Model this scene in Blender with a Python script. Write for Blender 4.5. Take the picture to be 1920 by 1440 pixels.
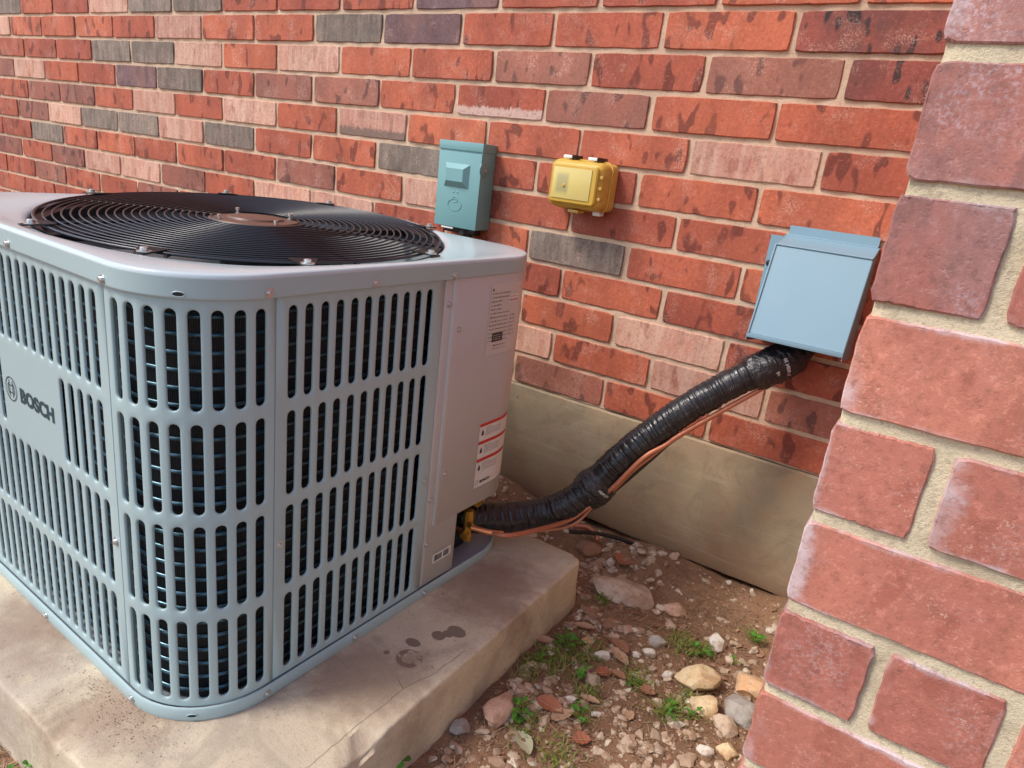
import bpy, bmesh, math, random
from math import sin, cos, pi, radians as R_, hypot, atan2, sqrt
from mathutils import Vector, Matrix, noise, Euler

random.seed(11)
for o in list(bpy.data.objects): bpy.data.objects.remove(o)
S = bpy.context.scene
COL = S.collection

# ------------------------------------------------------------------ camera
cd = bpy.data.cameras.new('camera'); cam = bpy.data.objects.new('camera', cd); COL.objects.link(cam)
cd.sensor_width = 36.0; cd.lens = 1282.17 / 1920 * 36.0
cd.clip_start = 0.02; cd.clip_end = 500
cam.location = (0.5416, -1.4169, 0.5260)
cam.rotation_euler = Euler((R_(72.0204), R_(-6.6553), R_(33.3550)), 'XYZ')
S.camera = cam

# ------------------------------------------------------------------ light
SUN_EL, SUN_AZ = 50.0, 222.0            # azimuth clockwise from +Y : light arrives from the left front
w = bpy.data.worlds.new('World'); S.world = w; w.use_nodes = True
nt = w.node_tree; nt.nodes.clear()
sky = nt.nodes.new('ShaderNodeTexSky'); sky.sky_type = 'NISHITA'; sky.sun_disc = False
sky.sun_elevation = R_(SUN_EL); sky.sun_rotation = R_(SUN_AZ); sky.air_density = 1.0; sky.dust_density = 1.6; sky.ozone_density = 0.25
bg = nt.nodes.new('ShaderNodeBackground'); bg.inputs[1].default_value = 0.125
wo = nt.nodes.new('ShaderNodeOutputWorld')
nt.links.new(sky.outputs[0], bg.inputs[0]); nt.links.new(bg.outputs[0], wo.inputs[0])
ld = bpy.data.lights.new('sun', 'SUN'); ld.energy = 1.5; ld.angle = R_(15); ld.color = (1.0, .95, .87)
sun = bpy.data.objects.new('sun', ld); COL.objects.link(sun)
az = R_(SUN_AZ); el = R_(SUN_EL)
sd = Vector((sin(az) * cos(el), cos(az) * cos(el), sin(el)))
sun.rotation_euler = sd.to_track_quat('Z', 'Y').to_euler(); sun.location = sd * 6
S.view_settings.view_transform = 'Standard'; S.view_settings.look = 'None'
S.view_settings.gamma = 1.0; S.view_settings.use_curve_mapping = False
S.view_settings.exposure = 0.98
S.render.engine = 'CYCLES'
S.cycles.max_bounces = 8; S.cycles.diffuse_bounces = 5

# ------------------------------------------------------------------ material helpers
class NT:
    def __init__(s, name):
        s.m = bpy.data.materials.new(name); s.m.use_nodes = True; s.t = s.m.node_tree; s.t.nodes.clear()
        s.out = s.n('ShaderNodeOutputMaterial'); s.b = s.n('ShaderNodeBsdfPrincipled'); s.l(s.b.outputs[0], s.out.inputs[0])
    def n(s, t, **k):
        x = s.t.nodes.new(t)
        for a, b in k.items(): setattr(x, a, b)
        return x
    def l(s, a, b): s.t.links.new(a, b)
    def put(s, v, sock):
        if v is None: return
        if hasattr(v, 'is_output') or isinstance(v, bpy.types.NodeSocket): s.l(v, sock)
        else:
            if isinstance(v, (tuple, list)) and sock.type == 'RGBA' and len(v) == 3: v = (*v, 1)
            sock.default_value = v
    def coord(s, kind='Object'): return s.n('ShaderNodeTexCoord').outputs[kind]
    def math(s, op, a, b=0.0, c=None, clamp=False):
        x = s.n('ShaderNodeMath', operation=op, use_clamp=clamp); s.put(a, x.inputs[0]); s.put(b, x.inputs[1])
        if c is not None: s.put(c, x.inputs[2])
        return x.outputs[0]
    def vm(s, op, a, b=None, scale=None):
        x = s.n('ShaderNodeVectorMath', operation=op); s.put(a, x.inputs[0])
        if b is not None: s.put(b, x.inputs[1])
        if scale is not None: s.put(scale, x.inputs['Scale'])
        return x.outputs['Value'] if op in ('LENGTH', 'DOT_PRODUCT', 'DISTANCE') else x.outputs['Vector']
    def scale(s, v, sc):
        x = s.n('ShaderNodeMapping'); s.l(v, x.inputs[0]); x.inputs['Scale'].default_value = sc; return x.outputs[0]
    def noise(s, v, sc, det=4, rough=.55, out=0, dist=0):
        x = s.n('ShaderNodeTexNoise'); s.l(v, x.inputs['Vector']); x.inputs['Scale'].default_value = sc
        x.inputs['Detail'].default_value = det; x.inputs['Roughness'].default_value = rough; x.inputs['Distortion'].default_value = dist
        return x.outputs[out]
    def voro(s, v, sc, out='Distance'):
        x = s.n('ShaderNodeTexVoronoi'); s.l(v, x.inputs['Vector']); x.inputs['Scale'].default_value = sc; return x.outputs[out]
    def ss(s, v, a, b, lo=0.0, hi=1.0):
        x = s.n('ShaderNodeMapRange', interpolation_type='SMOOTHSTEP'); s.put(v, x.inputs[0])
        x.inputs[1].default_value = a; x.inputs[2].default_value = b; x.inputs[3].default_value = lo; x.inputs[4].default_value = hi
        return x.outputs[0]
    def mix(s, f, a, b, bt='MIX'):
        x = s.n('ShaderNodeMix', data_type='RGBA', blend_type=bt); s.put(f, x.inputs[0]); s.put(a, x.inputs[6]); s.put(b, x.inputs[7])
        return x.outputs[2]
    def bump(s, h, st=.3, dist=.01, nrm=None):
        x = s.n('ShaderNodeBump'); s.put(h, x.inputs['Height']); x.inputs['Strength'].default_value = st; x.inputs['Distance'].default_value = dist
        if nrm is not None: s.l(nrm, x.inputs['Normal'])
        return x.outputs[0]
    def done(s, col, rough=.8, normal=None, metal=0.0, spec=None):
        s.put(col, s.b.inputs['Base Color']); s.put(rough, s.b.inputs['Roughness']); s.put(metal, s.b.inputs['Metallic'])
        if normal is not None: s.l(normal, s.b.inputs['Normal'])
        if spec is not None: s.put(spec, s.b.inputs['Specular IOR Level'])
        return s.m

def plain(name, col, rough=.5, metal=0., spec=None, nscale=60, nstr=.05, var=.12):
    t = NT(name); c = t.coord()
    n = t.noise(c, nscale, 3); n2 = t.noise(c, nscale * .12, 3)
    f = t.math('MULTIPLY_ADD', n2, var * 2, 1 - var)
    cc = t.mix(1.0, col, t.n('ShaderNodeCombineColor').outputs[0], 'MIX')
    comb = t.n('ShaderNodeCombineColor'); [t.l(f, comb.inputs[i]) for i in range(3)]
    cc = t.mix(1.0, col, comb.outputs[0], 'MULTIPLY')
    return t.done(cc, rough, t.bump(n, nstr, .002), metal, spec)

# ------------------------------------------------------------------ brick material
def brick_mat(name, c1, c2, spot=(.13, .03, .022), spot_amt=1.0, streak=None, streak_amt=0., dust=(.62, .38, .30), dust_amt=.6, band=None, speck=0., bscale=1.0, edge=0.):
    t = NT(name)
    oi = t.n('ShaderNodeObjectInfo')
    rnd = oi.outputs['Random']
    off = t.n('ShaderNodeCombineXYZ'); t.l(t.math('MULTIPLY', rnd, 37.), off.inputs[0]); t.l(t.math('MULTIPLY', rnd, 91.), off.inputs[1]); t.l(t.math('MULTIPLY', rnd, 53.), off.inputs[2])
    oc = t.coord(); c = t.vm('ADD', oc, off.outputs[0])
    base = t.mix(t.ss(t.noise(t.scale(c, (9, 9, 5)), 1.0, 3), .35, .65), c1, c2)
    # elongated dark fire marks
    sp = t.noise(t.scale(c, (38, 38, 19)), 1.0, 1.2, .4)
    base = t.mix(t.math('MULTIPLY', t.ss(sp, .595, .66), .80 * spot_amt), base, spot)
    sp3 = t.noise(t.scale(c, (17, 17, 3.5)), 1.0, 1.5, .4)
    base = t.mix(t.math('MULTIPLY', t.ss(sp3, .50, .66), .35), base, tuple(x * .60 for x in c1))
    sp2 = t.noise(t.scale(c, (60, 60, 16)), 1.0, 3, .5)
    base = t.mix(t.math('MULTIPLY', t.ss(sp2, .54, .75), .3), base, tuple(x * .55 for x in c1))
    if streak:
        st = t.noise(t.scale(c, (75, 75, 11)), 1.0, 4, .6)
        base = t.mix(t.math('MULTIPLY', t.ss(st, .40, .66), streak_amt), base, streak)
    # pale mortar dust, fine and clumped
    d = t.math('MULTIPLY', t.ss(t.noise(c, 18, 3), .50, .70), t.ss(t.noise(c, 330, 4, .7), .46, .62))
    base = t.mix(t.math('MULTIPLY', d, dust_amt), base, dust)
    if speck:
        v = t.noise(c, 520, 2, .5)
        msk = t.ss(t.noise(c, 26, 3), .48, .66)
        base = t.mix(t.math('MULTIPLY', t.math('MULTIPLY', t.ss(v, .60, .68), msk), min(1, speck * 2)), base, (.66, .47, .38))
    if edge:
        gc = t.n('ShaderNodeSeparateXYZ'); t.l(t.coord('Generated'), gc.inputs[0])
        ez_ = t.math('ABSOLUTE', t.math('SUBTRACT', gc.outputs[2], .5)); ex_ = t.math('ABSOLUTE', t.math('SUBTRACT', gc.outputs[0], .5))
        e_ = t.math('MAXIMUM', ez_, t.math('MULTIPLY_ADD', ex_, 1.0, -.0))
        e_ = t.math('ADD', e_, t.math('MULTIPLY_ADD', t.noise(c, 24, 5, .65), .30, -.15))
        base = t.mix(t.math('MULTIPLY', t.ss(e_, .44, .53), t.math('MULTIPLY', t.ss(t.noise(c, 8, 2), .42, .58), edge)), base, (.56, .46, .47))
        base = t.mix(t.math('MULTIPLY', t.ss(t.noise(c, 13, 4, .6), .50, .68), .38), base, tuple(x * .62 for x in c1))
        base = t.mix(t.math('MULTIPLY', t.ss(t.noise(c, 10, 5, .7, dist=.8), .60, .74), .45), base, (.60, .44, .42))
    if band:
        z = t.n('ShaderNodeSeparateXYZ'); t.l(oc, z.inputs[0])
        zz = t.math('ADD', z.outputs[2], t.math('MULTIPLY_ADD', t.noise(t.scale(c, (150, 150, 40)), 1, 4), .028, -.014))
        base = t.mix(t.math('MULTIPLY', t.ss(zz, -.010, -.016), .85), base, band)
    gr = t.noise(c, 150, 5, .75)
    base = t.mix(t.math('MULTIPLY', t.ss(gr, .50, .66), .55), base, tuple(x * .52 for x in c1))
    base = t.mix(t.math('MULTIPLY', t.ss(gr, .46, .34), .38), base, tuple(min(1, x * 1.35 + .05) for x in c1))
    hsv = t.n('ShaderNodeHueSaturation'); t.l(base, hsv.inputs['Color'])
    t.l(t.math('MULTIPLY_ADD', rnd, .34, .84), hsv.inputs['Value']); t.l(t.math('MULTIPLY_ADD', rnd, .006, .4985), hsv.inputs['Hue'])
    h = t.math('ADD', t.math('MULTIPLY', t.noise(c, 30, 3, .5), .35), t.math('MULTIPLY', t.noise(c, 480 * bscale, 5, .7), .38))
    pits = t.ss(t.noise(c, 190 * bscale, 2, .5), .30, .38)
    h = t.math('ADD', h, t.math('MULTIPLY', pits, .16))
    rough = t.math('MULTIPLY_ADD', t.noise(c, 40, 3), .25, .55)
    return t.done(hsv.outputs[0], rough, t.bump(h, .38 if edge else .6, .0030 if edge else .0028), spec=.3)

RED, RED2 = (.50, .125, .068), (.37, .092, .054)
BM = {
 'R': brick_mat('brick red', RED, RED2),
 'M': brick_mat('brick mottled', (.36, .125, .088), (.27, .110, .082), spot=(.095, .042, .038), spot_amt=1.),
 'D': brick_mat('brick charred', (.30, .075, .055), (.12, .05, .045), spot=(.035, .024, .026), spot_amt=1.25),
 'G': brick_mat('brick grey', (.165, .125, .10), (.22, .165, .135), spot=(.08, .06, .05), spot_amt=.5, streak=(.36, .29, .23), streak_amt=.45, speck=.5, dust_amt=.6),
 'K': brick_mat('brick pale', (.52, .235, .17), (.58, .33, .24), spot=(.30, .08, .055), spot_amt=.7, streak=(.68, .46, .36), streak_amt=.5, speck=.5, dust_amt=.6),
 'V': brick_mat('brick purple', (.24, .125, .11), (.17, .10, .115), spot=(.10, .05, .055), spot_amt=.6),
 'W': brick_mat('brick whitewashed', RED, RED2, band=(.74, .52, .44)),
 'B': brick_mat('brick burnt foot', (.50, .22, .16), (.55, .27, .20), spot_amt=.4, streak=(.68, .46, .36), streak_amt=.4, band=(.16, .12, .095)),
 'N': brick_mat('brick near', (.49, .175, .125), (.40, .140, .104), spot=(.26, .06, .042), spot_amt=.4, dust=(.60, .42, .40), dust_amt=.45, speck=.35, bscale=1.2, edge=.9),
 'P': brick_mat('brick near purple', (.39, .195, .175), (.46, .165, .125), spot=(.19, .10, .10), spot_amt=.5, dust=(.58, .46, .50), dust_amt=.6, speck=.2, bscale=1.2, edge=1.),
}

def mortar_mat(name, a, b, dark):
    t = NT(name); c = t.coord()
    base = t.mix(t.noise(c, 7, 4), a, b)
    base = t.mix(t.math('MULTIPLY', t.ss(t.noise(c, 420, 3, .7), .52, .72), .5), base, dark)
    base = t.mix(t.math('MULTIPLY', t.ss(t.noise(c, 24, 4), .52, .70), .5), base, dark)
    base = t.mix(t.math('MULTIPLY', t.ss(t.noise(c, 170, 3, .7), .54, .66), .45), base, dark)
    h = t.math('ADD', t.math('MULTIPLY', t.noise(c, 40, 3, .5), .4), t.math('MULTIPLY', t.noise(c, 420, 5, .75), .9))
    return t.done(base, .95, t.bump(h, .7, .003), spec=.15)
M_MORTAR = mortar_mat('mortar', (.70, .505, .36), (.60, .43, .30), (.40, .28, .19))
M_MORTAR2 = mortar_mat('mortar pale', (.76, .65, .45), (.64, .54, .38), (.40, .32, .22))

def concrete(name, a, b, c3, stains=False, bst=.75, splash=False):
    t = NT(name); c = t.coord()
    big = t.noise(c, 3.2, 5, .6, dist=.6); mid = t.noise(c, 14, 5, .65, dist=.4)
    base = t.mix(t.ss(big, .36, .64), a, b)
    base = t.mix(t.math('MULTIPLY', t.ss(mid, .50, .70), .55), base, c3)
    base = t.mix(t.math('MULTIPLY', t.ss(t.noise(c, 260, 4, .7), .52, .70), .5), base, tuple(x * .50 for x in a))
    base = t.mix(t.math('MULTIPLY', t.ss(t.noise(c, 5.5, 6, .7, dist=1.2), .50, .62), .45), base, tuple(x * .66 for x in b))
    base = t.mix(t.math('MULTIPLY', t.ss(t.noise(t.scale(c, (6, 6, 30)), 1.0, 5, .7), .55, .70), .30), base, tuple(min(1, x * 1.22) for x in a))
    base = t.mix(t.math('MULTIPLY', t.ss(t.noise(c, 120, 2, .5), .70, .74), .55), base, tuple(x * .35 for x in a))
    base = t.mix(t.math('MULTIPLY', t.ss(t.noise(c, 9, 5, .7), .60, .78), .5), base, tuple(min(1, x * 1.25) for x in a))
    if splash:
        sz = t.n('ShaderNodeSeparateXYZ'); t.l(c, sz.inputs[0])
        zz = t.math('ADD', sz.outputs[2], t.math('MULTIPLY_ADD', t.noise(c, 9, 6, .7), .26, -.13))
        base = t.mix(t.math('MULTIPLY', t.ss(zz, -.12, -.29), .62), base, (.235, .125, .070))
        hs = t.noise(t.scale(c, (3, 3, 60)), 1.0, 5, .7)
        base = t.mix(t.math('MULTIPLY', t.ss(hs, .55, .72), .35), base, (.50, .40, .29))
        base = t.mix(t.math('MULTIPLY', t.ss(t.noise(c, 70, 3, .6), .66, .72), .5), base, (.17, .12, .08))
    rough = .88
    h = t.math('ADD', t.noise(c, 30, 6, .6), t.math('MULTIPLY', t.noise(c, 420, 3), .25))
    if stains:
        sx = t.n('ShaderNodeSeparateXYZ'); t.l(c, sx.inputs[0]); X, Y = sx.outputs[0], sx.outputs[1]
        wob = t.math('MULTIPLY_ADD', t.noise(c, 16, 3), .022, -.011)
        wet = None
        for (x, y, rx, ry) in [(.020, -.634, .017, .012), (.003, -.660, .013, .011), (-.017, -.699, .014, .010), (-.032, -.744, .005, .005), (.012, -.646, .010, .009)]:
            dx = t.math('DIVIDE', t.math('SUBTRACT', X, x), rx); dy = t.math('DIVIDE', t.math('SUBTRACT', Y, y), ry)
            d = t.math('SQRT', t.math('ADD', t.math('MULTIPLY', dx, dx), t.math('MULTIPLY', dy, dy)))
            d = t.math('ADD', d, t.math('MULTIPLY', wob, 40.))
            m = t.ss(d, 1.05, .92); wet = m if wet is None else t.math('MAXIMUM', wet, m)
        # ring shaped splash
        dx = t.math('SUBTRACT', X, .003); dy = t.math('SUBTRACT', Y, -.731)
        d = t.math('SQRT', t.math('ADD', t.math('MULTIPLY', dx, dx), t.math('MULTIPLY', dy, dy)))
        ring = t.math('MULTIPLY', t.ss(t.math('ABSOLUTE', t.math('SUBTRACT', t.math('ADD', d, t.math('MULTIPLY', wob, .4)), .015)), .0055, .004), t.ss(t.noise(c, 60, 2), .40, .46))
        wet = t.math('MAXIMUM', wet, ring)
        base = t.mix(t.math('MULTIPLY', wet, .75), base, (.115, .075, .058))
        # brown dirt washed out round the cabinet foot
        for (x, y, rr) in [(-.22, -1.03, .12), (-.45, -1.02, .15), (-.02, -.80, .13), (-.02, -.50, .14)]:
            dx = t.math('SUBTRACT', X, x); dy = t.math('SUBTRACT', Y, y)
            d = t.math('SQRT', t.math('ADD', t.math('MULTIPLY', dx, dx), t.math('MULTIPLY', dy, dy)))
            d = t.math('ADD', d, t.math('MULTIPLY_ADD', t.noise(c, 11, 5, .7), .22, -.11))
            base = t.mix(t.math('MULTIPLY', t.ss(d, rr, rr * .25), .62), base, (.24, .14, .095))
        # hair cracks
        crack = None
        for (ax, ay, bx, by) in [(.034, -.975, .038, -.88), (.038, -.88, .040, -.784), (.040, -.784, .050, -.742), (.050, -.742, .056, -.660), (.040, -.784, .022, -.775)]:
            ex, ey = bx - ax, by - ay; L2 = ex * ex + ey * ey
            px_ = t.math('SUBTRACT', t.math('ADD', X, t.math('MULTIPLY', wob, .8)), ax); py_ = t.math('SUBTRACT', t.math('SUBTRACT', Y, t.math('MULTIPLY', wob, .5)), ay)
            tt = t.math('DIVIDE', t.math('ADD', t.math('MULTIPLY', px_, ex), t.math('MULTIPLY', py_, ey)), L2, clamp=True)
            qx = t.math('SUBTRACT', px_, t.math('MULTIPLY', tt, ex)); qy = t.math('SUBTRACT', py_, t.math('MULTIPLY', tt, ey))
            d = t.math('SQRT', t.math('ADD', t.math('MULTIPLY', qx, qx), t.math('MULTIPLY', qy, qy)))
            m = t.ss(d, .0016, .0003); crack = m if crack is None else t.math('MAXIMUM', crack, m)
        base = t.mix(t.math('MULTIPLY', crack, .38), base, (.17, .12, .095))
        h = t.math('SUBTRACT', h, t.math('MULTIPLY', crack, .5))
        rough = t.math('SUBTRACT', .86, t.math('MULTIPLY', wet, .45))
    return t.done(base, rough, t.bump(h, bst, .004), spec=.3)
M_PAD = concrete('pad concrete', (.60, .49, .35), (.47, .385, .30), (.68, .58, .41), True, .5)
M_FND = concrete('foundation concrete', (.39, .285, .18), (.31, .245, .165), (.35, .215, .12), False, .35, True)

def soil_mat():
    t = NT('soil'); c = t.coord()
    base = t.mix(t.ss(t.noise(c, 4, 5), .35, .65), (.30, .165, .095), (.20, .11, .066))
    base = t.mix(t.math('MULTIPLY', t.ss(t.noise(c, 60, 5, .7), .5, .7), .6), base, (.34, .21, .13))
    base = t.mix(t.math('MULTIPLY', t.ss(t.noise(c, 200, 4, .7), .55, .7), .6), base, (.075, .045, .03))
    h = t.math('ADD', t.noise(c, 60, 6, .7), t.math('MULTIPLY', t.noise(c, 330, 3), .4))
    return t.done(base, .95, t.bump(h, 1., .006), spec=.15)
M_SOIL = soil_mat()
def rnd_mat(name, cols, rough=.85, bs=80, bst=.6):
    t = NT(name); c = t.coord()
    g = t.n('ShaderNodeNewGeometry').outputs['Random Per Island']
    cr = t.n('ShaderNodeValToRGB'); e = cr.color_ramp.elements
    while len(e) < len(cols): e.new(.5)
    for i, k in enumerate(cols): e[i].position = i / max(1, len(cols) - 1); e[i].color = (*k, 1)
    t.l(g, cr.inputs[0])
    b = t.mix(t.math('MULTIPLY', t.ss(t.noise(c, bs, 4), .45, .7), .45), cr.outputs[0], tuple(x * .45 for x in cols[0]))
    return t.done(b, rough, t.bump(t.noise(c, bs * 1.5, 5), bst, .003), spec=.25)
M_GRAVEL = rnd_mat('gravel', [(.42, .28, .19), (.60, .48, .36), (.33, .20, .13), (.52, .40, .30), (.38, .22, .14), (.66, .58, .46), (.30, .19, .13), (.50, .36, .25)], bst=.9)
M_CRUMB = rnd_mat('crumbs', [(.28, .16, .095), (.20, .115, .07), (.38, .24, .15), (.16, .09, .055)])
M_STRAW = rnd_mat('straw', [(.34, .22, .13), (.22, .14, .09), (.45, .32, .2), (.15, .09, .06)], bst=.1)
M_GRASS = rnd_mat('grass', [(.14, .20, .03), (.24, .27, .05), (.08, .15, .02), (.30, .26, .08)], rough=.6, bst=.1)
M_LEAF = rnd_mat('weed leaf', [(.05, .20, .02), (.12, .30, .035), (.04, .14, .02), (.20, .30, .05)], rough=.5, bst=.15)
def stone_mat(name, a, b): 
    t = NT(name); c = t.coord()
    base = t.mix(t.ss(t.noise(c, 28, 5, .6), .38, .64), a, b)
    base = t.mix(t.math('MULTIPLY', t.ss(t.noise(c, 160, 4, .7), .52, .70), .5), base, tuple(x * .45 for x in a))
    base = t.mix(t.math('MULTIPLY', t.ss(t.noise(c, 38, 5, .7), .48, .66), .55), base, (.30, .18, .11))
    return t.done(base, .88, t.bump(t.math('ADD', t.noise(c, 70, 5), t.math('MULTIPLY', t.noise(c, 400, 3), .3)), .7, .005), spec=.25)
ST = dict(cream=stone_mat('stone cream', (.62, .48, .36), (.50, .36, .27)), yellow=stone_mat('stone yellow', (.66, .52, .32), (.60, .40, .22)), orange=stone_mat('stone orange', (.62, .36, .19), (.64, .46, .30)),
          grey=stone_mat('stone grey', (.40, .36, .32), (.30, .27, .25)), white=stone_mat('stone white', (.66, .60, .52), (.54, .45, .38)), brown=stone_mat('stone brown', (.36, .19, .115), (.28, .15, .095)), pink=stone_mat('stone pink', (.55, .34, .25), (.46, .27, .19)), slab=stone_mat('stone slab', (.58, .45, .34), (.44, .31, .23)))
def leafmat(name, a, b):
    t = NT(name); c = t.coord()
    base = t.mix(t.noise(c, 45, 4), a, b)
    return t.done(base, .6, t.bump(t.noise(c, 150, 3), .3, .002), spec=.3)
LF = [leafmat('dry leaf brown', (.33, .15, .085), (.22, .10, .06)), leafmat('dry leaf tan', (.46, .29, .18), (.35, .20, .13)), leafmat('dry leaf rust', (.36, .13, .07), (.28, .10, .055)), leafmat('dry leaf green', (.33, .33, .20), (.42, .38, .26))]

def paint(name, col, rough, nstr=.04, spec=.5):
    t = NT(name); c = t.coord()
    n = t.noise(c, 420, 2)
    big = t.noise(c, 5, 4)
    b = t.mix(t.math('MULTIPLY', t.ss(big, .45, .75), .18), col, tuple(min(1, x * 1.12) for x in col))
    b = t.mix(t.math('MULTIPLY', t.ss(t.noise(c, 30, 5, .7), .62, .8), .25), b, (.36, .31, .27))
    r = t.math('MULTIPLY_ADD', t.noise(c, 14, 4), .12, rough - .06)
    return t.done(b, r, t.bump(n, nstr, .001), spec=spec)
M_BODY = paint('cabinet paint', (.365, .475, .485), .34)
M_TOPLIT = paint('cover paint', (.50, .58, .61), .17, .012, .6)  # same paint as the cabinet, sky brightness on the lid put into its colour
M_COVER = paint('control cover paint', (.50, .485, .465), .38)
M_PAN = paint('pan paint', (.34, .35, .38), .4)
M_TEAL = paint('disconnect paint', (.17, .35, .36), .36)
M_BLUE = paint('line cover paint', (.20, .33, .41), .36)
M_DARKIN = plain('inside black', (.012, .014, .018), .55)
M_SHROUD = plain('shroud grey', (.30, .33, .33), .5)
M_WIRE = plain('guard wire', (.014, .016, .022), .30, spec=.6)
M_CLIP = plain('guard clip black', (.012, .012, .014), .5, spec=.3)
M_BLADE = plain('fan blade', (.14, .145, .15), .4)
M_HUB = plain('motor plate', (.13, .065, .045), .45, nscale=90, nstr=.15)
M_SCREW = plain('zinc screw', (.62, .62, .60), .28, .85)
M_FIN = plain('coil tube', (.07, .14, .18), .28, .6)
M_COPPER = plain('copper', (.80, .30, .12), .32, .7, nscale=25, var=.3)
M_COPPERD = plain('dull copper', (.50, .185, .10), .45, .35, nscale=25, var=.35)
M_BRASS = plain('brass', (.62, .36, .07), .33, .8)
M_BLACK = plain('black plastic', (.014, .014, .016), .4)
M_INK = plain('ink teal', (.02, .055, .07), .5, nstr=0)
M_INKB = plain('ink black', (.03, .028, .028), .5, nstr=0)
M_INKG = plain('ink grey', (.14, .12, .11), .6, nstr=0)
M_INKR = plain('ink red', (.55, .035, .03), .5, nstr=0)
M_STICK = plain('sticker', (.58, .56, .53), .4, nstr=.0, var=.03)
M_STICKW = plain('sticker white', (.72, .71, .68), .4, nstr=.0, var=.03)
M_WHITE = plain('white plastic', (.78, .78, .76), .4)
M_TXTW = plain('tape print', (.62, .62, .62), .5, nstr=0)
def fins_mat():
    t = NT('coil fins'); c = t.coord('UV')
    sx = t.n('ShaderNodeSeparateXYZ'); t.l(c, sx.inputs[0])
    wv = t.math('SINE', t.math('MULTIPLY', sx.outputs[0], 2 * pi / .0032))
    b = t.mix(t.ss(wv, -.2, .8), (.006, .008, .011), (.020, .028, .036))
    return t.done(b, .45, t.bump(wv, .5, .002), metal=.2)
M_FINS = fins_mat()
def sleeve_mat():
    t = NT('insulation sleeve'); c = t.coord('UV')
    br = t.noise(t.scale(c, (300, 90, 1)), 1, 3)
    wv = t.n('ShaderNodeTexChecker'); t.l(t.scale(c, (1, 1, 1)), wv.inputs[0]); wv.inputs['Scale'].default_value = 420
    oc = t.coord(); n = t.noise(oc, 60, 4)
    b = t.mix(t.ss(n, .4, .7), (.008, .008, .010), (.018, .018, .021))
    b = t.mix(t.math('MULTIPLY', t.ss(t.noise(oc, 25, 4), .62, .8), .3), b, (.10, .08, .065))
    h = t.math('ADD', t.math('MULTIPLY', wv.outputs[1], .25), t.math('MULTIPLY', br, .9))
    return t.done(b, .27, t.bump(h, .6, .002), spec=.6)
M_SLEEVE = sleeve_mat()
def tape_mat():
    t = NT('tape'); oc = t.coord(); n = t.noise(oc, 90, 4, .6, dist=1.2)
    return t.done((.014, .014, .017), .18, t.bump(n, .9, .004), spec=.7)
M_TAPE = tape_mat()
def yellow_mat():
    t = NT('yellow plastic'); oc = t.coord(); n = t.noise(oc, 22, 3)
    b = t.mix(t.ss(n, .3, .7), (.84, .54, .075), (.80, .55, .12))
    m = t.done(b, .24, t.bump(t.noise(oc, 200, 2), .03, .001), spec=.5)
    t.b.inputs['Subsurface Weight'].default_value = .25; t.b.inputs['Subsurface Radius'].default_value = (.01, .006, .002)
    t.b.inputs['Transmission Weight'].default_value = .38
    return m
M_YEL = yellow_mat()
M_YELBODY = plain('yellow body', (.66, .42, .10), .4)

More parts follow.
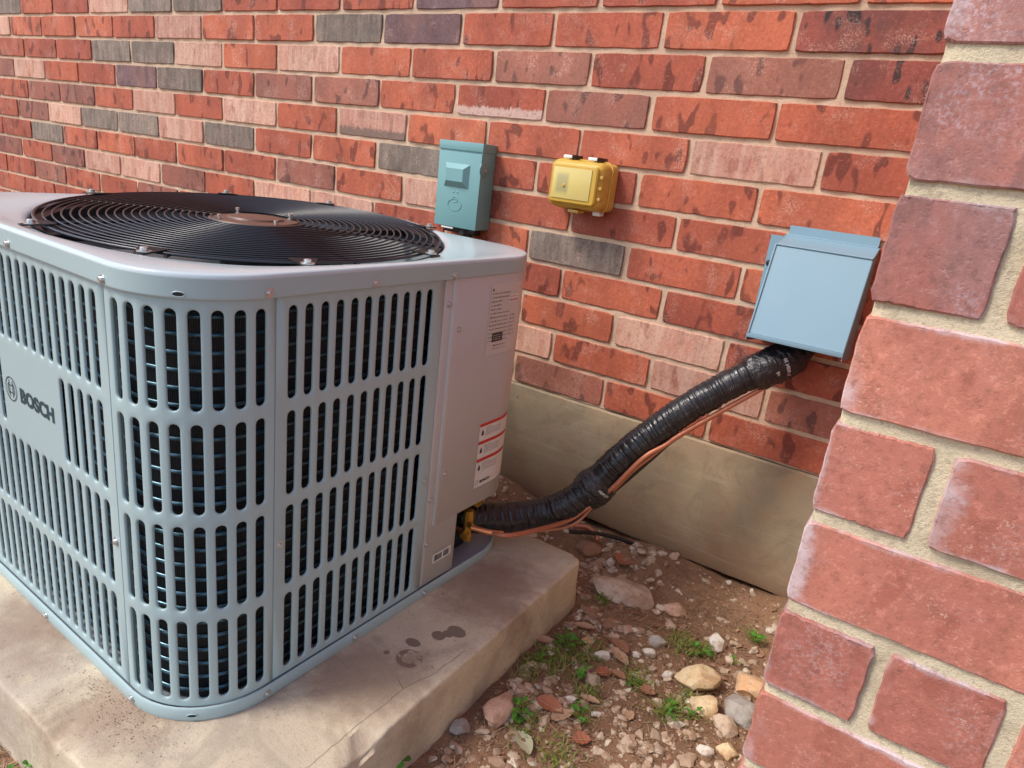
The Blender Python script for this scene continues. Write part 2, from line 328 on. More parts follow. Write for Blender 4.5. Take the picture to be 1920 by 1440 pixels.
# ------------------------------------------------------------------ object helpers
def link(o, parent=None):
    COL.objects.link(o)
    if parent is not None: o.parent = parent
    return o
def tag(o, label=None, cat=None, group=None, kind=None):
    if label: o['label'] = label
    if cat: o['category'] = cat
    if group: o['group'] = group
    if kind: o['kind'] = kind
    return o
def empty(name, loc=(0, 0, 0), rz=0):
    o = bpy.data.objects.new(name, None); o.empty_display_size = .05; o.location = loc; o.rotation_euler = (0, 0, rz); return link(o)
class MB:
    def __init__(s): s.v = []; s.f = []; s.uv = None
    def add(s, vs, fs):
        k = len(s.v); s.v += [tuple(x) for x in vs]; s.f += [tuple(i + k for i in f) for f in fs]; return s
    def box(s, x0, x1, y0, y1, z0, z1, b=0.0):
        if b <= 0:
            return s.add([(x0, y0, z0), (x1, y0, z0), (x1, y1, z0), (x0, y1, z0), (x0, y0, z1), (x1, y0, z1), (x1, y1, z1), (x0, y1, z1)],
                         [(0, 3, 2, 1), (4, 5, 6, 7), (0, 1, 5, 4), (1, 2, 6, 5), (2, 3, 7, 6), (3, 0, 4, 7)])
        bm = bmesh.new(); bmesh.ops.create_cube(bm, size=1)
        for v in bm.verts: v.co = Vector((x0 + (v.co.x + .5) * (x1 - x0), y0 + (v.co.y + .5) * (y1 - y0), z0 + (v.co.z + .5) * (z1 - z0)))
        bmesh.ops.bevel(bm, geom=bm.edges[:], offset=b, segments=2, affect='EDGES', profile=.6)
        return s.bm(bm)
    def bm(s, bm):
        bm.verts.index_update(); s.add([v.co[:] for v in bm.verts], [[v.index for v in f.verts] for f in bm.faces]); bm.free(); return s
    def cyl(s, p, q, r, n=16, r2=None):
        p = Vector(p); q = Vector(q); r2 = r if r2 is None else r2
        z = (q - p).normalized(); x = z.orthogonal().normalized(); y = z.cross(x)
        A = [p + r * (cos(2 * pi * i / n) * x + sin(2 * pi * i / n) * y) for i in range(n)]; B = [q + r2 * (cos(2 * pi * i / n) * x + sin(2 * pi * i / n) * y) for i in range(n)]
        return s.add(A + B, [(i, (i + 1) % n, n + (i + 1) % n, n + i) for i in range(n)] + [tuple(range(n - 1, -1, -1)), tuple(range(n, 2 * n))])
    def lathe(s, p, axis, prof, n=20):
        p = Vector(p); z = Vector(axis).normalized(); x = z.orthogonal().normalized(); y = z.cross(x); V = []; F = []
        for (r, h) in prof: V += [p + z * h + max(r, 1e-5) * (cos(2 * pi * i / n) * x + sin(2 * pi * i / n) * y) for i in range(n)]
        for k in range(len(prof) - 1): F += [(k * n + i, k * n + (i + 1) % n, (k + 1) * n + (i + 1) % n, (k + 1) * n + i) for i in range(n)]
        F += [tuple(range(n - 1, -1, -1)), tuple((len(prof) - 1) * n + i for i in range(n))]
        return s.add(V, F)
    def tube(s, pts, r, n=10, closed=False, caps=True):
        pts = [Vector(p) for p in pts]; m = len(pts); V = []; F = []; up = None
        rr = r if callable(r) else (lambda i, a: r)
        for i, p in enumerate(pts):
            if closed: t = pts[(i + 1) % m] - pts[i - 1]
            else: t = pts[min(i + 1, m - 1)] - pts[max(i - 1, 0)]
            t.normalize()
            if up is None: up = t.orthogonal().normalized() if abs(t.z) > .9 else (Vector((0, 0, 1)) - t * t.z).normalized()
            else: up = (up - t * up.dot(t)).normalized()
            sd_ = t.cross(up)
            for k in range(n):
                a = 2 * pi * k / n; V.append(p + rr(i, a) * (cos(a) * up + sin(a) * sd_))
        rng = m if closed else m - 1
        for i in range(rng):
            j = (i + 1) % m
            F += [(i * n + k, j * n + k, j * n + (k + 1) % n, i * n + (k + 1) % n) for k in range(n)]
        if not closed and caps: F += [tuple(range(n)), tuple((m - 1) * n + k for k in range(n - 1, -1, -1))]
        return s.add(V, F)
    def build(s, name, mat, parent=None, smooth=35, loc=None, uvs=None, recalc=False):
        me = bpy.data.meshes.new(name); me.from_pydata(s.v, [], s.f)
        if recalc:
            bm = bmesh.new(); bm.from_mesh(me); bmesh.ops.recalc_face_normals(bm, faces=bm.faces[:]); bm.to_mesh(me); bm.free()
        me.materials.append(mat)
        if uvs is not None:
            ul = me.uv_layers.new(name='UVMap')
            for lp in me.loops: ul.data[lp.index].uv = uvs[lp.vertex_index]
        me.update()
        if smooth:
            me.shade_smooth()
            me.set_sharp_from_angle(angle=R_(smooth))
        o = bpy.data.objects.new(name, me)
        if loc is not None: o.location = loc
        return link(o, parent)
def text_mesh(body, size, bold=0.0, align='CENTER', spacing=1.0):
    cu = bpy.data.curves.new('t', 'FONT'); cu.body = body; cu.size = size; cu.offset = bold; cu.align_x = align; cu.space_character = spacing; cu.resolution_u = 3
    o = bpy.data.objects.new('t', cu); COL.objects.link(o)
    dg = bpy.context.evaluated_depsgraph_get(); e = o.evaluated_get(dg); me = e.to_mesh()
    vs = [tuple(v.co) for v in me.vertices]; fs = [tuple(p.vertices) for p in me.polygons]
    e.to_mesh_clear(); bpy.data.objects.remove(o); bpy.data.curves.remove(cu)
    return vs, fs
def catmull(P, n):
    P = [Vector(p) for p in P]; P = [P[0] * 2 - P[1]] + P + [P[-1] * 2 - P[-2]]; out = []
    for i in range(1, len(P) - 2):
        for k in range(n):
            t = k / n; a, b, c, d = P[i - 1], P[i], P[i + 1], P[i + 2]
            out.append(.5 * ((2 * b) + (c - a) * t + (2 * a - 5 * b + 4 * c - d) * t * t + (3 * b - a - 3 * c + d) * t ** 3))
    out.append(P[-2]); return out
def nz(x, y, z, s=1.0, off=0.): return noise.noise(Vector((x * s + off, y * s + off * .7, z * s - off)))

# ------------------------------------------------------------------ wall of the house
C2 = .077116; PITCH = .254; X0 = .1886; JT = .0105
wall = empty('brick_wall', (0, 0, 0)); tag(wall, 'long red brick house wall in running bond behind the air conditioner', 'brick wall')
def brick_mesh(L, H, D, seed, n=(7, 2), chamfer=.0025, jit=.0010, seg=1, chips=0):
    """front faces -Y, centred in x and z, front at y=0"""
    rd = random.Random(seed); nx, nzz = n; P = []
    hx, hz = L / 2, H / 2
    for i in range(nx): P.append((-hx + L * i / nx, -hz))
    for i in range(nzz): P.append((hx, -hz + H * i / nzz))
    for i in range(nx): P.append((hx - L * i / nx, hz))
    for i in range(nzz): P.append((-hx, hz - H * i / nzz))
    m = len(P); out = []
    for (x, z) in P:
        jx, jz = rd.uniform(-jit, jit), rd.uniform(-jit, jit)
        cx = .0015 if abs(abs(x) - hx) < 1e-6 and abs(abs(z) - hz) < 1e-6 else 0
        out.append((x + jx - math.copysign(cx, x), z + jz - math.copysign(cx, z)))
    for _ in range(chips):
        q = rd.randrange(len(out)); k_ = rd.uniform(.012, .035); w_c = rd.choice((1, 1, 2))
        for e in range(-w_c, w_c + 1):
            x, z = out[(q + e) % len(out)]; f_ = 1 - k_ * (1 - abs(e) / (w_c + 1)) * (.5 if abs(x) > hx * .9 else 1.0)
            out[(q + e) % len(out)] = (x * (f_ if abs(x) > hx * .97 else 1), z * (f_ if abs(z) > hz * .97 else 1))
    mb = MB(); V = []; F = []
    V += [(x, D, z) for x, z in out]
    V += [(x, chamfer, z) for x, z in out]
    if seg > 1: V += [(x * (1 - .35 * chamfer / hx), chamfer * .3, z * (1 - .35 * chamfer / hz)) for x, z in out]
    V += [(x * (1 - chamfer / hx), rd.uniform(-.0006, .0006), z * (1 - chamfer / hz)) for x, z in out]
    rings = 4 if seg > 1 else 3
    for r in range(rings - 1): F += [(r * m + i, r * m + (i + 1) % m, (r + 1) * m + (i + 1) % m, (r + 1) * m + i) for i in range(m)]
    F.append(tuple((rings - 1) * m + i for i in range(m)))
    mb.add(V, F); return mb
variants = []
for s_ in range(14):
    o = brick_mesh(PITCH - JT, C2 - JT, .05, s_, n=(14, 4), chamfer=.0014, jit=.0007).build('brick', BM['R'], None, 25)
    variants.append(o.data); bpy.data.objects.remove(o)
rows = {-1: 'RRRRVRRRGGKRRG', 0: 'DRRRVGRRKRRRRK', 1: 'DMRMRRKRKGGRRR', 2: 'RRMWRMMRGVRRKM', 3: 'RKRRRBRKRKRMMR', 4: 'RRRRGRRGKGGKMR', 5: 'RRRRKRMRRRRRGR',
        6: 'RRGRRKKRMKKMRM', 7: 'RRRRMRRKRMRRMR', 8: 'RKRRGRRMRRKRRR', 9: 'MKRKRRMRRGRRRR', 10: 'RRMRRKRRMRRRRM'}
rb = random.Random(5)
def place_brick(x, z, kind, mesh, parent, y=0.0):
    o = bpy.data.objects.new('brick', mesh); o.parent = parent
    o.location = (x, y + rb.uniform(-.0015, .0015), z); o.rotation_euler = (0, rb.uniform(-.0035, .0035), rb.uniform(-.004, .004))
    COL.objects.link(o)
    o.material_slots[0].link = 'OBJECT'; o.material_slots[0].material = BM[kind]
    return o
for c, codes in rows.items():
    ztop = (11 - c) * C2; zc = ztop - C2 / 2; off = (.4 * PITCH) if c % 2 else 0.
    for i in range(-1, 14):
        kind = codes[i] if i >= 0 else 'R'
        xl = X0 + (-i) * PITCH + off
        if i == -1 and off: continue
        place_brick(xl + PITCH / 2 + rb.uniform(-.002, .002), zc, kind, rb.choice(variants), wall)
mb = MB()
def fillbricks(c, i0, i1):
    ztop = (11 - c) * C2; zc = ztop - C2 / 2; off = (.4 * PITCH) if c % 2 else 0.
    for i in range(i0, i1):
        xc = X0 - i * PITCH + off + PITCH / 2
        mb.box(xc - PITCH / 2 + JT / 2, xc + PITCH / 2 - JT / 2, 0, .04, zc - C2 / 2 + JT / 2, zc + C2 / 2 - JT / 2)
for c in range(-1, 11): fillbricks(c, 14, 26); fillbricks(c, -9, -1)
for c in range(-24, -1): fillbricks(c, -9, 26)
o = mb.build('brickwork', BM['R'], wall, 0); o['kind'] = 'stuff'
# mortar sheet, struck slightly hollow and uneven
def grid_sheet(x0, x1, z0, z1, y, nx, nzz, amp, sc, seed):
    V = []; F = []
    for j in range(nzz + 1):
        for i in range(nx + 1):
            x = x0 + (x1 - x0) * i / nx; z = z0 + (z1 - z0) * j / nzz
            V.append((x, y + amp * nz(x, z, seed, sc), z))
    for j in range(nzz):
        for i in range(nx): k = j * (nx + 1) + i; F.append((k, k + 1, k + nx + 2, k + nx + 1))
    return MB().add(V, F)
g = grid_sheet(-2.2, 1.2, .0005, 1.0, .0045, 380, 110, .0028, 26, 1.3); g.build('mortar', M_MORTAR, wall, 0)
g = MB(); g.add([(-6.4, .0048, .0005), (-2.2, .0048, .0005), (-2.2, .0048, 1.0), (-6.4, .0048, 1.0), (-6.4, .0048, 1.0), (2.4, .0048, 1.0), (2.4, .0048, 2.75), (-6.4, .0048, 2.75), (1.2, .0048, .0005), (2.4, .0048, .0005), (2.4, .0048, 1.0), (1.2, .0048, 1.0)], [(0, 1, 2, 3), (4, 5, 6, 7), (8, 9, 10, 11)]); g.build('mortar', M_MORTAR, wall, 0)
# wall core so that nothing shows through
MB().box(-6.4, 2.4, .012, .20, 0.001, 2.75).build('wall_core', M_MORTAR, wall, 0)

# foundation below the bricks
V = []; F = []; nx = 260; x0, x1 = -6.4, 2.4
prof = [(-.06, 0), (-.005, 0), (.0, -.002), (.0, -.004), (-.001, -.12), (-.001, -.20), (-.002, -.262), (.004, -.285), (.03, -.292), (.03, -.50)]
fx = [x0 + (x1 - x0) * i / nx for i in range(nx + 1)]
V = []
pr = [(.10, -.0005), (.004, -.0015), (.0005, -.006), (.0, -.05), (.0, -.10), (.0, -.15), (.0, -.20), (.0, -.245), (.0, -.276), (.003, -.288), (.04, -.292), (.05, -.6)]
for x in fx:
    for j, (y, z) in enumerate(pr):
        a = .0 if j < 2 else .0003
        dz = .008 * nz(x, 0, 3, 7) + .005 * nz(x, 0, 9, 30) if 7 <= j <= 10 else 0
        V.append((x, y + a * nz(x, z, 2, 9), z + dz + (.0015 * nz(x, 0, 0, 20) if j < 3 else 0)))
m = len(pr)
for i in range(nx):
    for j in range(m - 1): F.append((i * m + j, i * m + j + 1, (i + 1) * m + j + 1, (i + 1) * m + j))
fnd = MB().add(V, F).build('foundation', M_FND, None, 22)
tag(fnd, 'tan concrete foundation strip under the red brick wall', 'foundation')

# ------------------------------------------------------------------ projecting corner of the house, near the camera
pier = empty('brick_corner', (0, 0, 0)); tag(pier, 'close brick corner projecting on the right, thick pale mortar joints', 'brick corner')
PX, PY = .500, -.912
seed = 100
frows = {8: [(0, .24, 'P'), (.254, .49, 'N')], 7: [(0, .238, 'P'), (.252, .49, 'N')], 6: [(0, .063, 'P'), (.0755, .32, 'N')], 5: [(0, .24, 'N'), (.254, .49, 'N')], 4: [(0, .062, 'N'), (.075, .315, 'N')],
         3: [(0, .24, 'N'), (.254, .49, 'N')], 2: [(0, .065, 'N'), (.077, .146, 'N'), (.159, .40, 'N')], 1: [(0, .235, 'N'), (.25, .49, 'N')], 0: [(0, .065, 'N'), (.078, .31, 'N')], 9: [(0, .10, 'N'), (.114, .35, 'N')], 10: [(0, .24, 'N'), (.254, .49, 'N')]}
BH = C2 - .0096
for r in range(-1, 14):
    zc = (r + .5) * C2
    fr = frows.get(r, [(0, .24, 'N'), (.254, .49, 'N')] if r % 2 else [(0, .065, 'N'), (.079, .32, 'N')])
    for (a, b, kd) in fr:
        seed += 1; a -= .0010 if a > 0 else 0; b += .0010
        o = brick_mesh(b - a, BH, .06, seed, n=(36, 10), chamfer=.0011, jit=.00045, seg=1, chips=3).build('brick', BM[kd], pier, 20, loc=(PX + (a + b) / 2, PY + random.uniform(-.001, .001), zc))
        o.rotation_euler = (0, random.uniform(-.004, .004), 0)
    # return face (looks along -X), running back to the long wall
    y = PY + (.0625 if len(fr) and fr[0][1] > .1 else .0)
    first = True; yy = PY + .0612 if fr[0][1] > .1 else PY + .0612
    while yy < -.02:
        L = min(.24, -.008 - yy); L = .10 if (first and r % 2 == 0) else L
        if L < .03: break
        seed += 1
        o = brick_mesh(L, BH, .06, seed, n=(8, 3), chamfer=.002, jit=.0009).build('brick', BM['N'], pier, 50, loc=(PX, yy + L / 2, zc))
        o.rotation_euler = (0, 0, -pi / 2)
        yy += L + .012; first = False
# mortar core of the corner, its arris breaks raggedly between the bricks
V = []; F = []; zs = [(-.35 + i * .0045) for i in range(345)]
pxs = [(PX + .9, PY + .0028), (PX + .5, PY + .0028)] + [(PX + .5 - .012 * k, PY + .0028) for k in range(1, 41)] + [(PX + .008, PY + .0028), (PX + .004, PY + .0045), (PX + .0025, PY + .010)] + [(PX + .005, PY + .03), (PX + .005, PY + .1), (PX + .005, -.4), (PX + .005, .02)]
for z in zs:
    for (x, y) in pxs:
        n_ = nz(x, y, z, 40) * .0018 + nz(x, y, z, 130) * .0008
        V.append((x + (n_ if x < PX + .012 else 0), y + (n_ if y < PY + .02 else 0), z))
m = len(pxs)
for j in range(len(zs) - 1):
    for i in range(m - 1): F.append((j * m + i, (j + 1) * m + i, (j + 1) * m + i + 1, j * m + i + 1))
MB().add(V, F).build('mortar', M_MORTAR2, pier, 60)
MB().box(PX + .03, PX + 1.9, PY + .03, .02, -.5, 2.75).build('wall_core', M_MORTAR2, pier, 0)
mb = MB()
for r in range(-1, 35):
    zc = (r + .5) * C2
    for k in range(7):
        xa = .51 + .254 * k + (.1 if r % 2 else 0)
        if r >= 14 or True:
            if xa > .55 or r >= 14: mb.box(PX + xa, PX + xa + .24, PY, PY + .03, zc - BH / 2, zc + BH / 2)
    if r >= 14:
        mb.box(PX, PX + .49, PY, PY + .03, zc - BH / 2, zc + BH / 2)
        for k in range(4): mb.box(PX, PX + .03, PY + .05 + k * .21, PY + .25 + k * .21, zc - BH / 2, zc + BH / 2)
o = mb.build('brickwork', BM['N'], pier, 0); o['kind'] = 'stuff'

# ------------------------------------------------------------------ ground
GZ = -.312
def gh(x, y):
    h = GZ + .010 * nz(x, y, 0, 5) + .006 * nz(x, y, 4, 17) + .0035 * nz(x, y, 8, 48) + .002 * nz(x, y, 8, 120)
    h += .022 * math.exp(-((y + .02) / .07) ** 2) * (1 + .8 * nz(x, 0, 0, 4))        # soil against the footing
    if -.95 < y < 0: h += .035 * math.exp(-((x + .42) / .22) ** 2 - ((y + .05) / .14) ** 2)
    h -= .022 * math.exp(-((x - .06) / .07) ** 2 - ((y + .01) / .03) ** 2)
    h += .012 * math.exp(-((x - .45) / .12) ** 2 - ((y + .03) / .12) ** 2)
    return h
def ax(a, fine0, fine1, b, step):
    out = []; v = fine0
    while v < fine1: out.append(v); v += step
    out.append(fine1)
    l = [fine0 - .03 * (1.35 ** k) + .03 for k in range(1, 40)]; l = [q for q in l if q > a] + [a]
    r = [fine1 + .03 * (1.35 ** k) - .03 for k in range(1, 40)]; r = [q for q in r if q < b] + [b]
    return l[::-1] + out + r
xs = ax(-60, -.60, .56, 60, .0065); ys = ax(-60, -1.30, .04, 1.0, .0065)
V = [(x, y, gh(x, y) if (-1.2 < x < 1.0 and -1.6 < y) else GZ) for y in ys for x in xs]
m = len(xs); F = [(j * m + i, j * m + i + 1, (j + 1) * m + i + 1, (j + 1) * m + i) for j in range(len(ys) - 1) for i in range(m - 1)]
tag(MB().add(V, F).build('soil_ground', M_SOIL, None, 180), kind='structure')

# ------------------------------------------------------------------ concrete pad
PZ = -.2128
def pad():
    out = []
    xa, xb, ya, yb = -1.0, .073, -1.126, -.284
    cor = [(xa, ya), (xb, ya), (xb, yb), (xa, yb)]
    n = [150, 130, 150, 120]
    pts = []
    for e in range(4):
        (x1_, y1_), (x2_, y2_) = cor[e], cor[(e + 1) % 4]
        for i in range(n[e]):
            t = i / n[e]; pts.append((x1_ + (x2_ - x1_) * t, y1_ + (y2_ - y1_) * t))
    cx, cy = (xa + xb) / 2, (ya + yb) / 2
    def rc(x, y, r=.022):
        dx = abs(x - cx) - ((xb - xa) / 2 - r); dy = abs(y - cy) - ((yb - ya) / 2 - r)
        if dx > 0 and dy > 0:
            k = r / max(hypot(dx, dy), 1e-6)
            if k < 1: return cx + math.copysign((xb - xa) / 2 - r + dx * k, x - cx), cy + math.copysign((yb - ya) / 2 - r + dy * k, y - cy)
        return x, y
    pts = [rc(*p) for p in pts]
    rings = [(-.006, -.13), (-.004, -.085), (-.001, -.05), (.0, -.02), (.0003, -.0045), (.0012, -.0018), (.0028, -.0004), (.005, 0), (.03, 0), (.07, 0), (.14, 0), (.24, 0), (.36, 0)]
    V = []; m_ = len(pts)
    for (ins, dz) in rings:
        for (x, y) in pts:
            kx = 1 - ins / ((xb - xa) / 2); ky = 1 - ins / ((yb - ya) / 2)
            X = cx + (x - cx) * kx; Y = cy + (y - cy) * ky
            a = .0016 if ins < .02 else 0.
            j = nz(x, y, dz, 22) * a + nz(x, y, dz, 90) * a * .5
            chip = (max(0, nz(x, y, 0, 12, 4.4) - .22) * .035 + max(0, nz(x, y, 0, 45, 9) - .25) * .010) if .0 < ins < .012 else 0
            V.append((X + j * (1 if abs(x - cx) > .5 * (xb - xa) - .03 else .2) - math.copysign(chip * .4, x - cx), Y + j * (1 if abs(y - cy) > .5 * (yb - ya) - .03 else .2), PZ + dz + (.0016 * nz(X, Y, 0, 10) if dz > -.02 else 0) - chip))
    F = []
    for r in range(len(rings) - 1): F += [(r * m_ + i, r * m_ + (i + 1) % m_, (r + 1) * m_ + (i + 1) % m_, (r + 1) * m_ + i) for i in range(m_)]
    F.append(tuple((len(rings) - 1) * m_ + i for i in range(m_)))
    o = MB().add(V, F).build('concrete_pad', M_PAD, None, 38)
    tag(o, 'worn tan concrete slab carrying the air conditioner, with wet spots', 'concrete slab')
pad()

# ------------------------------------------------------------------ air conditioner
AX, AY, YAW = -.1007, -1.0340, -.0333
ac = empty('air_conditioner', (AX, AY, PZ), YAW)
tag(ac, 'large light grey slotted outdoor air conditioner with round black fan guard', 'air conditioner')
ZT, ZB = .3482 - PZ, -.1937 - PZ          # local heights of the panels
SA, SB, RC = .755, .714, .115
LR = pi / 2 * RC
segs = [('arc', RC, RC, pi * 1.5, LR), ('b', SB - 2 * RC), ('arc2', ), ]
PER = [LR, SB - 2 * RC, LR, SA - 2 * RC, LR, SB - 2 * RC, LR, SA - 2 * RC]
TOT = sum(PER)
def per(u, off=0.0):
    """point on the plan outline. u=0 at the start of the near corner arc on the front face, growing round to the right face"""
    u = u % TOT
    A, B = SA, SB; r = RC
    k = 0
    while u > PER[k] and k < 7: u -= PER[k]; k += 1
    # (a,b) centre / directions
    if k == 0: th = u / r; a, b = r - (r + off) * sin(th), r - (r + off) * cos(th)
    elif k == 1: a, b = -off, r + u
    elif k == 2: th = u / r; a, b = r - (r + off) * cos(th), B - r + (r + off) * sin(th)
    elif k == 3: a, b = r + u, B + off
    elif k == 4: th = u / r; a, b = A - r + (r + off) * sin(th), B - r + (r + off) * cos(th)
    elif k == 5: a, b = A + off, B - r - u
    elif k == 6: th = u / r; a, b = A - r + (r + off) * cos(th), r - (r + off) * sin(th)
    else: a, b = A - r - u, -off
    return -a, b
def P3(u, z, off=0.): x, y = per(u, off); return (x, y, z)
UB = lambda b: LR + (b - RC)             # right face coordinate -> u
UA = lambda a: RC - a                    # front face coordinate -> u
HW, DEP = .0066, .0034
zr = lambda z: z - PZ
ROWS = [(zr(-.1845), zr(-.0635)), (zr(-.049), zr(.0706)), (zr(.086), zr(.2023)), (zr(.218), zr(.336))]
def slot_panel(name, u0, u1, cols, rows, skip=(), mat=None, off=0.0, margin_sub=1):
    mb = MB()
    ue = [u0] + [(cols[i] + cols[i + 1]) / 2 for i in range(len(cols) - 1)] + [u1]
    ze = [ZB] + [(rows[i][1] + rows[i + 1][0]) / 2 for i in range(len(rows) - 1)] + [ZT]
    N = 7
    for ci, uc in enumerate(cols):
        for ri, (za, zb) in enumerate(rows):
            ul, ur, zl, zh = ue[ci], ue[ci + 1], ze[ri], ze[ri + 1]
            if (ci, ri) in skip:
                k = 4
                for q in range(k):
                    a_, b_ = ul + (ur - ul) * q / k, ul + (ur - ul) * (q + 1) / k
                    mb.add([P3(a_, zl, off), P3(b_, zl, off), P3(b_, zh, off), P3(a_, zh, off)], [(0, 1, 2, 3)])
                continue
            outer = [(ur + (ul - ur) * i / (N - 1), zh) for i in range(N)] + [(ul + (ur - ul) * i / (N - 1), zl) for i in range(N)]
            def ring(h, d):
                pts = []
                for i in range(N): a = pi * i / (N - 1); pts.append((uc + h * cos(a), zb - HW + h * sin(a), d))
                for i in range(N): a = pi + pi * i / (N - 1); pts.append((uc + h * cos(a), za + HW + h * sin(a), d))
                return pts
            rings = [[(a, b, 0.) for a, b in outer], ring(HW + .0022, 0.), ring(HW + .0010, -.0004), ring(HW + .0002, -.0010), ring(HW, -.0018), ring(HW, -DEP)]
            V = []; F = []; m = 2 * N
            for rg in rings: V += [P3(a, b, off + d) for a, b, d in rg]
            for r in range(len(rings) - 1):
                F += [(r * m + i, (r + 1) * m + i, (r + 1) * m + (i + 1) % m, r * m + (i + 1) % m) for i in range(m)]
            mb.add(V, F)
    # turned in edges of the sheet
    for (ua, s_) in ((u0, 1), (u1, -1)):
        mb.add([P3(ua, ZB, off), P3(ua, ZT, off), P3(ua, ZT, off - .012), P3(ua, ZB, off - .012)], [(0, 1, 2, 3) if s_ > 0 else (3, 2, 1, 0)])
    o = mb.build(name, mat or M_BODY, ac, 0, recalc=False)
    bm = bmesh.new(); bm.from_mesh(o.data); bmesh.ops.remove_doubles(bm, verts=bm.verts[:], dist=.00005); bmesh.ops.recalc_face_normals(bm, faces=bm.faces[:])
    bm.to_mesh(o.data); bm.free(); o.data.shade_smooth(); o.data.set_sharp_from_angle(angle=R_(40))
    return o
PT = .0243
seamA, seamB, seamC = UA(.1288), UB(.1285), UB(.4285)
GAP = .0010
slot_panel('corner_panel', seamA + GAP, seamB - GAP, [(seamA + seamB) / 2 + (i - 3.5) * PT for i in range(8)], ROWS)
slot_panel('right_panel', seamB + GAP, seamC - GAP, [UB(.1538 + PT * i) for i in range(11)], ROWS)
NF = 19
front_cols = [UA(.1575 + PT * i) for i in range(NF)][::-1]
skip = [(NF - 1 - i, 2) for i in range(5, 12)]
seamD = UA(.1575 + PT * (NF - 1) + .027)
slot_panel('front_panel', seamD + GAP, seamA - GAP, front_cols, ROWS, skip)
# remaining sides
uD = seamD % TOT
back0 = LR + (SB - 2 * RC) + LR + .02
slot_panel('back_panel', back0, uD - GAP, [back0 + .03 + PT * i for i in range(int((uD - back0 - .05) / PT))], ROWS)
# sheet behind the access cover
def strip(u0, u1, z0, z1, off, thick, n=None, bev=.0008):
    n = n or max(2, int((u1 - u0) / .008)); V = []; F = []
    prof = [(off - thick, z0), (off, z0 + 0), (off, z1), (off - thick, z1)]
    prof = [(off - thick, z0), (off - bev, z0), (off, z0 + bev), (off, z1 - bev), (off - bev, z1), (off - thick, z1)]
    us = [u0, u0 + bev] + [u0 + (u1 - u0) * i / n for i in range(1, n)] + [u1 - bev, u1]
    for i, u in enumerate(us):
        e = bev if i in (0, len(us) - 1) else 0
        V += [P3(u, z, (o_ - e) if o_ == off else o_) for o_, z in prof]
    m = len(prof)
    for i in range(len(us) - 1): F += [(i * m + j, (i + 1) * m + j, (i + 1) * m + (j + 1) % m, i * m + (j + 1) % m) for j in range(m)]
    F += [tuple(range(m)), tuple((len(us) - 1) * m + j for j in range(m - 1, -1, -1))]
    return MB().add(V, F)
uPan = UB(.5165)
strip(seamC + GAP, uPan, ZB, ZT, 0, .010).build('service_panel', M_COVER, ac, 50, recalc=True)
covZ0 = zr(-.078)
strip(UB(.4475), back0 - .002, covZ0, ZT, .0035, .012).build('control_cover', M_COVER, ac, 50, recalc=True)
# coil: fins block and copper hairpins behind the panels
V = []; F = []; uv = []; n = 260; u_s, u_e = UB(.46) - TOT + 0, UB(.42)
ua_, ub_ = uD - TOT - .10, UB(.425)
for i in range(n + 1):
    u = ua_ + (ub_ - ua_) * i / n
    for z in (ZB - .006, ZT): V.append(P3(u, z, -.024)); uv.append((u, z))
for i in range(n): F.append((2 * i, 2 * i + 2, 2 * i + 3, 2 * i + 1))
MB().add(V, F).build('coil_fins', M_FINS, ac, 60, uvs=uv)
mb = MB()
for k in range(25):
    z = ZB + .006 + .0213 * k
    mb.tube([P3(ua_ + (ub_ - ua_) * i / 130, z, -.0228) for i in range(131)], .0026, 6)
o = mb.build('coil_tubes', M_FIN, ac, 60); 
# dark interior walls (back of the compressor bay)
V = []; F = []; n = 80
for i in range(n): u = TOT * i / n; V += [P3(u, ZB - .006, -.045), P3(u, ZT - .10, -.045)]
F = [(2 * i, (2 * i + 2) % (2 * n), (2 * i + 3) % (2 * n), 2 * i + 1) for i in range(n)]
MB().add(V, F).build('inner_shell', M_DARKIN, ac, 60)
# base pan: outer rim with rounded corners + floor
def pan():
    V = []; F = []; n = 160
    prof = [(-.03, .004), (.001, .002), (.0055, .0), (.0065, .004), (.0062, ZB - .003), (.005, ZB - .0005), (.003, ZB), (.0015, ZB - .001), (.0012, .009)]
    for i in range(n):
        u = TOT * i / n
        for (o_, z) in prof: V.append(P3(u, z, o_))
    m = len(prof)
    for i in range(n):
        j = (i + 1) % n; F += [(i * m + k, j * m + k, j * m + k + 1, i * m + k + 1) for k in range(m - 1)]
    F.append(tuple(i * m + m - 1 for i in range(n)))
    F.append(tuple(i * m for i in range(n - 1, -1, -1)))
    return MB().add(V, F)
pan().build('base_pan', M_BODY, ac, 40, recalc=True)
V = [P3(TOT * i / 120, .0100, -.0005) for i in range(120)]
MB().add(V, [tuple(range(120))]).build('pan_floor', M_PAN, ac, 0)
